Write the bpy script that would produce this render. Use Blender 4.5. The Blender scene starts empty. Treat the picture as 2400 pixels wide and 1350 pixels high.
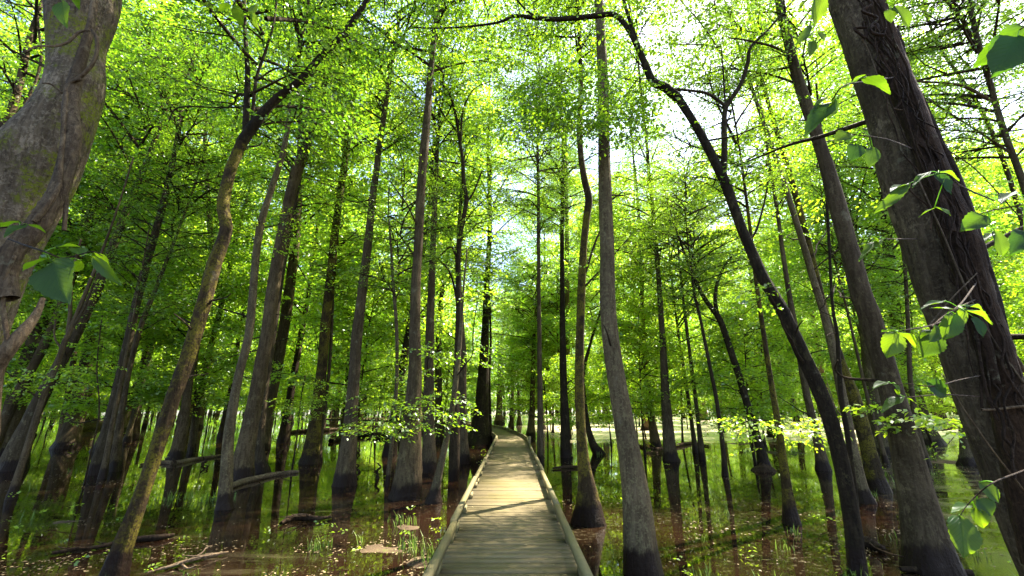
import bpy, math, random
import numpy as np
from mathutils import Vector, noise as mnoise

R = math.radians
scene = bpy.context.scene
col = scene.collection
RNG = np.random.default_rng(7)
random.seed(7)

# ------------------------------------------------------------------ camera
HC = 2.1                       # eye height above the water
PITCH = math.atan(276/1000)
FPX = 1000.0                   # focal length in photo pixels (photo 2400 wide)
CP, SP = math.cos(PITCH), math.sin(PITCH)
cam_d = bpy.data.cameras.new('camera')
cam_d.sensor_width = 36; cam_d.lens = 36*FPX/2400
cam_d.clip_start = 0.05; cam_d.clip_end = 2000
cam = bpy.data.objects.new('camera', cam_d); col.objects.link(cam)
cam.location = (0, 0, HC); cam.rotation_euler = (math.pi/2+PITCH, 0, 0)
scene.camera = cam

# ------------------------------------------------------------------ sky, sun, exposure
SUN_AZ, SUN_EL = R(54), R(57)      # azimuth clockwise from +Y
w = bpy.data.worlds.new('World'); scene.world = w; w.use_nodes = True
nt = w.node_tree; nt.nodes.clear()
sky = nt.nodes.new('ShaderNodeTexSky'); sky.sky_type = 'NISHITA'; sky.sun_disc = False
sky.sun_elevation = SUN_EL; sky.sun_rotation = SUN_AZ
sky.air_density = 1.0; sky.dust_density = 2.0; sky.ozone_density = 1.0
bg = nt.nodes.new('ShaderNodeBackground'); bg.inputs[1].default_value = 0.10
wo = nt.nodes.new('ShaderNodeOutputWorld')
nt.links.new(sky.outputs[0], bg.inputs[0]); nt.links.new(bg.outputs[0], wo.inputs[0])
sd = bpy.data.lights.new('sun', 'SUN'); sd.energy = 5.0; sd.angle = R(0.5); sd.color = (1.0, .91, .76)
sun = bpy.data.objects.new('sun', sd); col.objects.link(sun)
sv = Vector((math.sin(SUN_AZ)*math.cos(SUN_EL), math.cos(SUN_AZ)*math.cos(SUN_EL), math.sin(SUN_EL)))
sun.rotation_euler = sv.to_track_quat('Z', 'Y').to_euler(); sun.location = sv*60
scene.view_settings.view_transform = 'Standard'; scene.view_settings.look = 'None'
scene.view_settings.exposure = 2.7; scene.view_settings.gamma = 1.0
scene.render.engine = 'CYCLES'
cy = scene.cycles
cy.use_denoising = True
cy.max_bounces = 10; cy.diffuse_bounces = 8; cy.glossy_bounces = 3; cy.transmission_bounces = 3
cy.transparent_max_bounces = 4
cy.sample_clamp_indirect = 6; cy.caustics_reflective = False; cy.caustics_refractive = False

# ------------------------------------------------------------------ helpers
def ray(px, py):
    v = py-675.0
    return (px-1200.0, FPX*CP+v*SP, FPX*SP-v*CP)
def at(px, py, Y):
    d = ray(px, py); t = Y/d[1]
    return np.array((d[0]*t, Y, HC+d[2]*t)), t
def on(px, py, z=0.0):
    d = ray(px, py); t = (z-HC)/d[2]
    return np.array((d[0]*t, d[1]*t, z))
def inview(x, y, m=0.0):
    return y > 0.5 and abs(x) < y*1.29+m

def tag(o, label=None, cat=None, group=None, kind=None):
    if label: o['label'] = label
    if cat: o['category'] = cat
    if group: o['group'] = group
    if kind: o['kind'] = kind
    return o
def empty(name, loc):
    o = bpy.data.objects.new(name, None); col.objects.link(o); o.location = loc
    o.empty_display_size = .2
    return o
def mesh_obj(name, V, F, mat, parent=None, smooth=False, tint=None, tris=None, loc=None):
    V = np.asarray(V, dtype=np.float32).reshape(-1, 3); F = np.asarray(F, dtype=np.int32).reshape(-1, 4)
    me = bpy.data.meshes.new(name)
    nq = len(F); ntri = 0 if tris is None else len(tris)
    me.vertices.add(len(V)); me.vertices.foreach_set('co', V.ravel())
    loops = F.ravel()
    starts = np.arange(nq, dtype=np.int32)*4
    if ntri:
        tr = np.asarray(tris, dtype=np.int32).reshape(-1, 3)
        starts = np.concatenate([starts, nq*4+np.arange(ntri, dtype=np.int32)*3])
        loops = np.concatenate([loops, tr.ravel()])
    me.loops.add(len(loops)); me.loops.foreach_set('vertex_index', loops.astype(np.int32))
    me.polygons.add(nq+ntri); me.polygons.foreach_set('loop_start', starts.astype(np.int32))
    me.update(calc_edges=True)
    if smooth: me.polygons.foreach_set('use_smooth', np.ones(nq+ntri, dtype=bool))
    if tint is not None:
        a = me.attributes.new('tint', 'FLOAT', 'FACE'); a.data.foreach_set('value', np.asarray(tint, dtype=np.float32))
    me.materials.append(mat)
    o = bpy.data.objects.new(name, me); col.objects.link(o)
    if parent is not None: o.parent = parent
    if loc is not None: o.location = loc
    return o
class MB:
    def __init__(s): s.V = []; s.F = []; s.n = 0; s.T = []
    def add(s, V, F, t=None):
        V = np.asarray(V, dtype=np.float32).reshape(-1, 3); F = np.asarray(F, dtype=np.int32).reshape(-1, 4)
        s.V.append(V); s.F.append(F+s.n); s.n += len(V)
        if t is not None: s.T.append(t)
    def box(s, c, size, rz=0.0, jit=0.0, slope=0.0):
        x, y, z = np.array(size)/2
        P = np.array([(-x,-y,-z),(x,-y,-z),(x,y,-z),(-x,y,-z),(-x,-y,z),(x,-y,z),(x,y,z),(-x,y,z)], dtype=float)
        if jit: P += RNG.uniform(-jit, jit, P.shape)
        c_, s_ = math.cos(rz), math.sin(rz)
        P = np.stack([P[:,0]*c_-P[:,1]*s_, P[:,0]*s_+P[:,1]*c_, P[:,2]], 1)+np.array(c)
        s.add(P, [(0,3,2,1),(4,5,6,7),(0,1,5,4),(1,2,6,5),(2,3,7,6),(3,0,4,7)])
    def build(s, name, mat, parent=None, smooth=False, off=None, tint=None):
        V = np.concatenate(s.V); F = np.concatenate(s.F)
        if off is not None: V = V-np.asarray(off, dtype=np.float32)
        return mesh_obj(name, V, F, mat, parent, smooth, tint=tint)

def smooth_path(P, n_per=4):
    P = np.asarray(P, dtype=float)
    if len(P) < 3:
        t = np.linspace(0, 1, n_per*2+1)[:, None]
        return P[0]*(1-t)+P[-1]*t
    Q = np.vstack([2*P[0]-P[1], P, 2*P[-1]-P[-2]])
    out = []
    for i in range(1, len(Q)-2):
        p0, p1, p2, p3 = Q[i-1], Q[i], Q[i+1], Q[i+2]
        for k in range(n_per):
            t = k/n_per
            out.append(.5*((2*p1)+(-p0+p2)*t+(2*p0-5*p1+4*p2-p3)*t*t+(-p0+3*p1-3*p2+p3)*t**3))
    out.append(P[-1]); return np.array(out)

def tube(P, rad, nseg=8, seed=0, rough=0.0, flute=0.0, base_z=0.0, fl_h=.7, nfl=5, lump=0.0):
    """A round tapering limb through the points P (N,3), radii rad (N)."""
    P = np.asarray(P, dtype=float); rad = np.asarray(rad, dtype=float); N = len(P)
    T = np.gradient(P, axis=0); T /= np.linalg.norm(T, axis=1)[:, None]+1e-9
    ref = np.array((0, 1., 0)) if abs(T[:, 1]).mean() < .8 else np.array((1., 0, 0))
    A = np.cross(T, ref); A /= np.linalg.norm(A, axis=1)[:, None]+1e-9
    B = np.cross(A, T)
    a = np.linspace(0, 2*math.pi, nseg, endpoint=False)
    rr = np.repeat(rad[:, None], nseg, 1)
    rg = np.random.default_rng(seed+11)
    if rough:
        ph = rg.uniform(0, 6.28, 6)
        s = np.concatenate([[0], np.cumsum(np.linalg.norm(np.diff(P, axis=0), axis=1))])[:, None]
        f = (np.sin(2*a+ph[0]+s*.7)+.7*np.sin(3*a+ph[1]-s*1.3)+.6*np.sin(5*a+ph[2]+s*2.1)+.5*np.sin(1*a+ph[3]+s*3.7)+.6*np.sin(ph[5]+s*2.9))
        rr = rr*(1+rough*f)
    if lump:
        rr = rr*(1+rg.normal(0, lump, rr.shape))
    if flute:
        h = np.clip(P[:, 2]-base_z, 0, None)[:, None]
        ph = rg.uniform(0, 6.28, 3)
        rr = rr*(1+flute*np.exp(-h/fl_h)*(np.sin(nfl*a+ph[0])*.6+np.sin((nfl-2)*a+ph[1])*.5))
    V = P[:, None, :]+A[:, None, :]*(np.cos(a)[None, :, None]*rr[..., None])+B[:, None, :]*(np.sin(a)[None, :, None]*rr[..., None])
    V = V.reshape(-1, 3)
    i = np.arange(N-1)[:, None]*nseg; j = np.arange(nseg)[None, :]; k = (j+1) % nseg
    F = np.stack([i+j, i+k, i+nseg+k, i+nseg+j], -1).reshape(-1, 4)
    # close the far end
    V = np.vstack([V, P[-1:]+T[-1:]*rad[-1]*.5]); tip = len(V)-1
    e = (N-1)*nseg
    cap = [(e+m, e+(m+1) % nseg, tip, tip) for m in range(nseg)]
    return V, F, np.array([(c[0], c[1], c[2]) for c in cap])
def tube_mb(mb, *a, **k):
    V, F, cap = tube(*a, **k)
    # cap triangles as degenerate-free quads: drop the cap vertex instead and narrow the end
    mb.add(V, F)
def tube_obj(name, mat, parent, off, *a, **k):
    V, F, cap = tube(*a, **k)
    return mesh_obj(name, V-np.asarray(off), F, mat, parent, True, tris=cap)

# ------------------------------------------------------------------ materials
def mat(name):
    m = bpy.data.materials.new(name); m.use_nodes = True
    n = m.node_tree; n.nodes.clear()
    o = n.nodes.new('ShaderNodeOutputMaterial')
    return m, n, o
def N(n, typ, **k):
    x = n.nodes.new(typ)
    for a, b in k.items():
        if isinstance(a, str) and a.startswith('i_'): x.inputs[int(a[2:])].default_value = b
        else: setattr(x, a, b)
    return x
def noise_n(n, vec, scale, detail=4, rough=.6, dist=0.0):
    x = n.nodes.new('ShaderNodeTexNoise'); x.inputs['Scale'].default_value = scale
    x.inputs['Detail'].default_value = detail; x.inputs['Roughness'].default_value = rough
    x.inputs['Distortion'].default_value = dist
    if vec is not None: n.links.new(vec, x.inputs['Vector'])
    return x.outputs[0]
def ramp(n, src, stops):
    x = n.nodes.new('ShaderNodeValToRGB'); cr = x.color_ramp
    while len(cr.elements) < len(stops): cr.elements.new(.5)
    for e, (p, c) in zip(cr.elements, stops):
        e.position = p; e.color = tuple(c)+(1,) if len(c) == 3 else c
    n.links.new(src, x.inputs[0]); return x.outputs[0]
def mixc(n, fac, a, b, mode='MIX'):
    x = n.nodes.new('ShaderNodeMix'); x.data_type = 'RGBA'; x.blend_type = mode
    for s, v in ((x.inputs[0], fac), (x.inputs[6], a), (x.inputs[7], b)):
        if isinstance(v, (int, float)): s.default_value = v
        elif isinstance(v, tuple): s.default_value = v+(1,)
        else: n.links.new(v, s)
    return x.outputs[2]
def math_n(n, op, a, b=None, clamp=False):
    x = n.nodes.new('ShaderNodeMath'); x.operation = op; x.use_clamp = clamp
    for s, v in ((x.inputs[0], a), (x.inputs[1], b)):
        if v is None: continue
        if isinstance(v, (int, float)): s.default_value = v
        else: n.links.new(v, s)
    return x.outputs[0]
def maprange(n, v, a, b, c=0.0, d=1.0):
    x = n.nodes.new('ShaderNodeMapRange'); x.interpolation_type = 'SMOOTHSTEP'
    n.links.new(v, x.inputs[0])
    for i, q in enumerate((a, b, c, d)): x.inputs[i+1].default_value = q
    return x.outputs[0]
def scalev(n, vec, s):
    x = n.nodes.new('ShaderNodeMapping'); x.inputs['Scale'].default_value = s
    n.links.new(vec, x.inputs[0]); return x.outputs[0]
def bump(n, h, strength, dist):
    x = n.nodes.new('ShaderNodeBump'); x.inputs['Strength'].default_value = strength; x.inputs['Distance'].default_value = dist
    n.links.new(h, x.inputs['Height']); return x.outputs[0]

def bark_mat(name, dark, light, speck, wet_h=.33, moss=0.0, moss_col=(.16, .17, .02), groove=9.0, bstr=.8, speck_amt=.5):
    m, n, o = mat(name)
    tc = N(n, 'ShaderNodeTexCoord'); obj = tc.outputs['Object']
    geo = N(n, 'ShaderNodeNewGeometry')
    st = scalev(n, obj, (1, 1, .16))
    g = noise_n(n, st, groove*2.2, 5, .65, .4)
    big = noise_n(n, obj, 1.3, 4, .6)
    fine = noise_n(n, obj, 26, 3, .7)
    kk = (.62, .56, .44)
    dark, light, speck = [tuple(a*b for a, b in zip(q, kk)) for q in (dark, light, speck)]
    c = ramp(n, g, [(.33, dark), (.66, light)])
    c = mixc(n, math_n(n, 'MULTIPLY', maprange(n, fine, .5, .62), speck_amt), c, speck)
    oi = N(n, 'ShaderNodeObjectInfo')
    c = mixc(n, 1.0, c, ramp(n, oi.outputs['Random'], [(0, (.62, .64, .66)), (.5, (.95, .95, .95)), (1, (1.25, 1.2, 1.1))]), 'MULTIPLY')
    blot = noise_n(n, scalev(n, obj, (1.6, 1.6, .8)), 2.6, 6, .8)
    c = mixc(n, maprange(n, blot, .56, .62, 0, .5), c, tuple(min(1, x*1.5) for x in speck))
    c = mixc(n, maprange(n, big, .4, .62, 0, .45), c, tuple(x*.55 for x in dark))
    li = noise_n(n, obj, 3.1, 5, .75)
    c = mixc(n, maprange(n, li, .6, .7, 0, .55), c, (.17, .155, .10))
    if moss:
        mo = noise_n(n, obj, 2.0, 6, .75)
        mf = noise_n(n, obj, 40, 2, .6)
        mm = math_n(n, 'MULTIPLY', maprange(n, mo, .56-.16*moss, .64-.12*moss), maprange(n, mf, .35, .55))
        c = mixc(n, mm, c, moss_col)
    # stained, soaked foot of the trunk
    sep = N(n, 'ShaderNodeSeparateXYZ'); n.links.new(geo.outputs['Position'], sep.inputs[0])
    wz = math_n(n, 'ADD', sep.outputs[2], math_n(n, 'MULTIPLY', noise_n(n, scalev(n, obj, (1, 1, .4)), 5, 6, .75), -.5))
    wet = maprange(n, wz, wet_h-.20, wet_h-.32)
    c = mixc(n, math_n(n, 'MULTIPLY', wet, .95), c, (.014, .007, .0045))
    b = N(n, 'ShaderNodeBsdfPrincipled')
    n.links.new(c, b.inputs['Base Color'])
    b.inputs['Specular IOR Level'].default_value = .12
    rr = math_n(n, 'SUBTRACT', .88, math_n(n, 'MULTIPLY', wet, .35)); n.links.new(rr, b.inputs['Roughness'])
    vo = n.nodes.new('ShaderNodeTexVoronoi'); vo.inputs['Scale'].default_value = groove*1.6; n.links.new(st, vo.inputs['Vector'])
    hh = math_n(n, 'ADD', g, math_n(n, 'ADD', math_n(n, 'MULTIPLY', vo.outputs[0], .5), math_n(n, 'MULTIPLY', fine, .5)))
    n.links.new(bump(n, hh, bstr, .035), b.inputs['Normal'])
    n.links.new(b.outputs[0], o.inputs[0]); return m

def leaf_mat(name, c1, c2, t1, t2, gloss=.07, veins=False):
    m, n, o = mat(name)
    at_ = N(n, 'ShaderNodeAttribute'); at_.attribute_name = 'tint'
    oi = N(n, 'ShaderNodeObjectInfo')
    f = math_n(n, 'ADD', math_n(n, 'MULTIPLY', at_.outputs['Fac'], .7), math_n(n, 'MULTIPLY', oi.outputs['Random'], .3))
    dc = mixc(n, f, c1, c2); tcol = mixc(n, f, t1, t2)
    nrm = None
    if veins:
        uv = N(n, 'ShaderNodeAttribute'); uv.attribute_name = 'leafuv'
        sp = N(n, 'ShaderNodeSeparateXYZ'); n.links.new(uv.outputs['Vector'], sp.inputs[0])
        au = math_n(n, 'ABSOLUTE', sp.outputs[0])
        # side veins run forward from the midrib
        ph = math_n(n, 'SUBTRACT', math_n(n, 'MULTIPLY', sp.outputs[1], 9.0), math_n(n, 'MULTIPLY', au, 4.2))
        s = math_n(n, 'ABSOLUTE', math_n(n, 'SUBTRACT', math_n(n, 'FRACT', ph), .5))
        v1 = maprange(n, s, .10, .0); v2 = maprange(n, au, .045, .0)
        vv = math_n(n, 'MAXIMUM', v1, v2)
        dc = mixc(n, math_n(n, 'MULTIPLY', vv, .45), dc, tuple(min(1, x*1.9) for x in c2))
        tcol = mixc(n, math_n(n, 'MULTIPLY', vv, .4), tcol, tuple(x*.5 for x in t1))
        nrm = bump(n, math_n(n, 'SUBTRACT', 1.0, vv), .5, .004)
    d = N(n, 'ShaderNodeBsdfDiffuse'); n.links.new(dc, d.inputs[0])
    t = N(n, 'ShaderNodeBsdfTranslucent'); n.links.new(tcol, t.inputs[0])
    g = N(n, 'ShaderNodeBsdfGlossy'); g.inputs['Roughness'].default_value = .38; g.inputs[0].default_value = (.9, .95, 1, 1)
    if nrm is not None:
        for q in (d, g): n.links.new(nrm, q.inputs['Normal'])
    mx = N(n, 'ShaderNodeMixShader'); mx.inputs[0].default_value = .55
    n.links.new(d.outputs[0], mx.inputs[1]); n.links.new(t.outputs[0], mx.inputs[2])
    mg = N(n, 'ShaderNodeMixShader'); mg.inputs[0].default_value = gloss
    n.links.new(mx.outputs[0], mg.inputs[1]); n.links.new(g.outputs[0], mg.inputs[2])
    n.links.new(mg.outputs[0], o.inputs[0]); return m

M = {}
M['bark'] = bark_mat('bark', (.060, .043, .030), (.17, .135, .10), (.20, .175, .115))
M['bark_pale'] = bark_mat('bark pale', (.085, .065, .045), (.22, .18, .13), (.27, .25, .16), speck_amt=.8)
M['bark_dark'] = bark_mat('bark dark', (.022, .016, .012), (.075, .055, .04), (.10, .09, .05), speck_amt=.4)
M['bark_moss'] = bark_mat('bark mossy', (.028, .019, .012), (.085, .062, .040), (.12, .10, .045), moss=.7, moss_col=(.11, .09, .012), bstr=1.0)
M['bark_giant_left'] = bark_mat('bark smooth mossy', (.10, .078, .062), (.34, .28, .23), (.44, .38, .33), moss=.6, moss_col=(.13, .14, .015), bstr=1.3, groove=11, speck_amt=.8)  # warm pale tones stand in for sunlight on this trunk
M['bark_giant_right'] = bark_mat('bark ridged', (.07, .052, .04), (.25, .195, .15), (.32, .27, .21), bstr=1.4, groove=9)
M['bough'] = bark_mat('bough bark', (.025, .018, .013), (.085, .065, .048), (.11, .10, .06), speck_amt=.3, wet_h=-5)
M['vine'] = bark_mat('vine bark', (.07, .05, .038), (.22, .17, .13), (.28, .23, .18), wet_h=-5, groove=16)
M['vine_dark'] = bark_mat('hairy vine bark', (.018, .011, .009), (.065, .042, .032), (.09, .06, .045), wet_h=-5, groove=16, bstr=1.0)
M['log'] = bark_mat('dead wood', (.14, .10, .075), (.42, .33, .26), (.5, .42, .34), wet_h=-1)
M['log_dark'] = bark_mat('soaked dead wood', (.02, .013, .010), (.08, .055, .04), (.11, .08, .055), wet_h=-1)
M['leaf'] = leaf_mat('canopy leaf', (.03, .08, .008), (.12, .20, .012), (.08, .28, .008), (.46, .70, .018))  # toned down so the near crowns look less lit
M['leaf_far'] = leaf_mat('distant leaf', (.09, .19, .014), (.26, .36, .022), (.25, .60, .018), (.72, .93, .04))  # lighter colour makes up for sun missing deeper in the wood
M['leaf_young'] = leaf_mat('bright leaf', (.11, .21, .012), (.26, .37, .018), (.32, .64, .015), (.72, .93, .03), gloss=.05)  # brightened colour stands in for sunlight that the understory lacks
M['leaf_big'] = leaf_mat('vine leaf', (.008, .026, .007), (.024, .07, .008), (.03, .11, .005), (.38, .60, .01), gloss=.015, veins=True)  # shade is in the dark tones; high tint paints a leaf as sunlit

def make_wood(name, lo, hi, algae):
    m, n, o = mat(name)
    tc = N(n, 'ShaderNodeTexCoord'); obj = tc.outputs['Object']
    at_ = N(n, 'ShaderNodeAttribute'); at_.attribute_name = 'tint'
    gr = noise_n(n, scalev(n, obj, (1.5, 30, 12)), 4, 5, .7, .3)
    c = ramp(n, gr, [(.3, lo), (.72, hi)])
    c = mixc(n, math_n(n, 'MULTIPLY', at_.outputs['Fac'], .45), c, tuple(x*.62 for x in lo))
    big = noise_n(n, obj, .9, 5, .7)
    c = mixc(n, maprange(n, big, .42, .66, .12, .6), c, algae)
    st = noise_n(n, obj, 6, 5, .7)
    c = mixc(n, maprange(n, st, .58, .7, 0, .4), c, (.05, .04, .025))
    b = N(n, 'ShaderNodeBsdfPrincipled'); n.links.new(c, b.inputs['Base Color'])
    b.inputs['Roughness'].default_value = .8; b.inputs['Specular IOR Level'].default_value = .3
    n.links.new(bump(n, gr, .5, .01), b.inputs['Normal'])
    n.links.new(b.outputs[0], o.inputs[0]); return m
M['deck'] = make_wood('weathered deck boards', (.115, .088, .042), (.235, .185, .10), (.12, .10, .022))
M['kerb'] = make_wood('mossy timber', (.13, .105, .05), (.25, .21, .11), (.12, .11, .025))
M['beam'] = make_wood('dark timber', (.05, .04, .025), (.10, .08, .05), (.05, .05, .02))

def make_water():
    m, n, o = mat('swamp water')
    tc = N(n, 'ShaderNodeTexCoord'); P = tc.outputs['Object']
    sep = N(n, 'ShaderNodeSeparateXYZ'); n.links.new(P, sep.inputs[0])
    murk = noise_n(n, P, .35, 4, .6)
    c = ramp(n, murk, [(.35, (.012, .0045, .0022)), (.62, (.010, .0065, .003))])
    # silt and pollen film on the surface: streaks near, a wide pale film far off on the right
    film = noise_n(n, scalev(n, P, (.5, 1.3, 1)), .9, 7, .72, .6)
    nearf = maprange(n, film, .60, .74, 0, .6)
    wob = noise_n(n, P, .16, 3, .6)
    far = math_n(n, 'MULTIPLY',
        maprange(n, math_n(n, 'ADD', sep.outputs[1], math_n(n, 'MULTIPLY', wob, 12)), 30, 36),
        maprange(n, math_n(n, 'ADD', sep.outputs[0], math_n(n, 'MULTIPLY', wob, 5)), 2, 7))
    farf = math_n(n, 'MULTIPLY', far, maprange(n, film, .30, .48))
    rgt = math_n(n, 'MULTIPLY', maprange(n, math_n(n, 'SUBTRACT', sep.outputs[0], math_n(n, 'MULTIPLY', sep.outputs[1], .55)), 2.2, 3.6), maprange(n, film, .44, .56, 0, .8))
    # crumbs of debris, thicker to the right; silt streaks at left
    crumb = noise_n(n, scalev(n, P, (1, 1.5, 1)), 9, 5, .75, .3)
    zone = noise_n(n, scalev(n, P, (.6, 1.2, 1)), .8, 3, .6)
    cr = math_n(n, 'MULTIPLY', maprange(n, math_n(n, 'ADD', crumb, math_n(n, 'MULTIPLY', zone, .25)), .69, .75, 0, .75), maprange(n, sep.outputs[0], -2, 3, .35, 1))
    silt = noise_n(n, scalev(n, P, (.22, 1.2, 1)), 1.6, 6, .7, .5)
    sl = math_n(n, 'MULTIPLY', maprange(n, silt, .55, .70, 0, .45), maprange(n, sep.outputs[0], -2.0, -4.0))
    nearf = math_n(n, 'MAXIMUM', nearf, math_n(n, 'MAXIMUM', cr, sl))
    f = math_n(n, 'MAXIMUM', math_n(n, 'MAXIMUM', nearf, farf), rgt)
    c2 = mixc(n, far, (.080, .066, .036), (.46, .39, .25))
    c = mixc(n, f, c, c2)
    b = N(n, 'ShaderNodeBsdfPrincipled'); n.links.new(c, b.inputs['Base Color'])
    n.links.new(math_n(n, 'ADD', .012, math_n(n, 'MULTIPLY', f, .3)), b.inputs['Roughness'])
    b.inputs['IOR'].default_value = 1.75
    h = noise_n(n, scalev(n, P, (1.0, 1.6, 1)), 2.4, 3, .5)
    h2 = noise_n(n, P, 14, 3, .6)
    hh = math_n(n, 'ADD', h, math_n(n, 'MULTIPLY', h2, math_n(n, 'MULTIPLY', f, .6)))
    n.links.new(bump(n, hh, .025, .03), b.inputs['Normal'])
    n.links.new(b.outputs[0], o.inputs[0]); return m
M['water'] = make_water()
def make_mud():
    m, n, o = mat('mud and leaf litter')
    tc = N(n, 'ShaderNodeTexCoord'); P = tc.outputs['Object']
    a = noise_n(n, P, 2.2, 6, .7); b_ = noise_n(n, P, 22, 4, .7)
    c = ramp(n, a, [(.3, (.035, .022, .013)), (.55, (.085, .058, .034)), (.75, (.13, .10, .055))])
    c = mixc(n, maprange(n, b_, .54, .66, 0, .7), c, (.11, .085, .05))
    g = noise_n(n, P, 1.1, 5, .7)
    c = mixc(n, maprange(n, g, .5, .64, 0, .7), c, (.07, .10, .015))
    b = N(n, 'ShaderNodeBsdfPrincipled'); n.links.new(c, b.inputs['Base Color']); b.inputs['Roughness'].default_value = .8; b.inputs['Specular IOR Level'].default_value = .12
    n.links.new(bump(n, b_, .9, .03), b.inputs['Normal'])
    n.links.new(b.outputs[0], o.inputs[0]); return m
M['mud'] = make_mud()
def simple(name, c1, c2, rough=.7, transl=0.0):
    m, n, o = mat(name)
    at_ = N(n, 'ShaderNodeAttribute'); at_.attribute_name = 'tint'
    c = mixc(n, at_.outputs['Fac'], c1, c2)
    b = N(n, 'ShaderNodeBsdfPrincipled'); n.links.new(c, b.inputs['Base Color']); b.inputs['Roughness'].default_value = rough
    if transl:
        t = N(n, 'ShaderNodeBsdfTranslucent'); n.links.new(c, t.inputs[0])
        mx = N(n, 'ShaderNodeMixShader'); mx.inputs[0].default_value = transl
        n.links.new(b.outputs[0], mx.inputs[1]); n.links.new(t.outputs[0], mx.inputs[2]); n.links.new(mx.outputs[0], o.inputs[0])
    else: n.links.new(b.outputs[0], o.inputs[0])
    return m
M['grass'] = simple('grass blade', (.07, .14, .015), (.19, .28, .04), .5, .45)
M['litter'] = simple('fallen leaf', (.09, .055, .025), (.30, .23, .12), .6, .1)

# ------------------------------------------------------------------ leaves
def leaf_quads(P, D, Nn, size):
    """P base (n,3), D direction, Nn normal, size (n): four-cornered folded leaves."""
    D = D/np.linalg.norm(D, axis=1)[:, None]
    S = np.cross(Nn, D); S /= np.linalg.norm(S, axis=1)[:, None]+1e-9
    U = np.cross(D, S); s = size[:, None]
    V = np.stack([P, P+D*s*.48+S*s*.29+U*s*.07, P+D*s-U*s*.06, P+D*s*.44-S*s*.29+U*s*.07], 1).reshape(-1, 3)
    F = np.arange(len(P)*4).reshape(-1, 4)
    return V, F
class Leaves:
    def __init__(s, rng, size=.08): s.rng = rng; s.size = size; s.V = []; s.n = 0; s.T = []; s.tw = MB()
    def spray(s, O, az, L, rise, nl, size=None, flat=.5, zj=.03):
        """A batch of flattened leafy twigs. O (n,3), az, L, rise (n)."""
        r = s.rng; n = len(O); size = size or s.size
        d = np.stack([np.cos(az), np.sin(az), rise], 1); sd = np.stack([-np.sin(az), np.cos(az), 0*az], 1)
        t = ((np.arange(nl)+r.random((n, nl)))/nl)
        side = np.where(np.arange(nl) % 2, 1., -1.)[None, :]*np.ones((n, 1))
        wd = side*L[:, None]*(.04+.34*r.random((n, nl)))*(1.05-.6*t)
        P = O[:, None]+d[:, None]*(L[:, None]*t)[..., None]+sd[:, None]*wd[..., None]
        P[..., 2] += -.22*L[:, None]*t*t-.10*np.abs(wd)+r.normal(0, zj, t.shape)*L[:, None]
        D = d[:, None]*.7+sd[:, None]*(side*.75)[..., None]+r.normal(0, .35, P.shape)
        D[..., 2] -= .25
        Nn = np.array((0, 0, 1.))+r.normal(0, flat, P.shape)
        sz = size*(.65+.6*r.random(n*nl))
        V, F = leaf_quads(P.reshape(-1, 3), D.reshape(-1, 3), Nn.reshape(-1, 3), sz)
        s.V.append(V.astype(np.float32)); s.n += n*nl
        base = np.repeat(r.random(n)*.6, nl)
        s.T.append(np.clip(base+r.random(n*nl)*.4, 0, 1))
        # the twig itself, three sided
        E = O+d*L[:, None]*.92; E[:, 2] -= .19*L
        k = np.array([(1, 0, -.5), (-1, 0, -.5), (0, 0, 1)])*.006
        W = np.concatenate([O[:, None]+k[None], E[:, None]+k[None]*.4], 1).reshape(-1, 3)
        f0 = np.array([(0, 1, 4, 3), (1, 2, 5, 4), (2, 0, 3, 5)])
        s.tw.add(W, (np.arange(n)[:, None, None]*6+f0[None]).reshape(-1, 4))
    def obj(s, name, material, parent=None, off=None, twigs=False):
        V = np.concatenate(s.V)
        if off is not None: V = V-np.asarray(off, dtype=np.float32)
        F = np.arange(len(V)).reshape(-1, 4); T_ = np.concatenate(s.T); nl = len(F)
        if twigs:
            W = np.concatenate(s.tw.V)-np.asarray(off if off is not None else (0, 0, 0), dtype=np.float32)
            F = np.vstack([F, np.concatenate(s.tw.F)+len(V)]); V = np.vstack([V, W]); T_ = np.concatenate([T_, np.zeros(len(F)-nl)])
        o = mesh_obj(name, V, F, material, parent, False, tint=T_)
        if twigs:
            o.data.materials.append(M['bough']); mi = np.zeros(len(F), dtype=np.int32); mi[nl:] = 1; o.data.polygons.foreach_set('material_index', mi)
        return o

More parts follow.
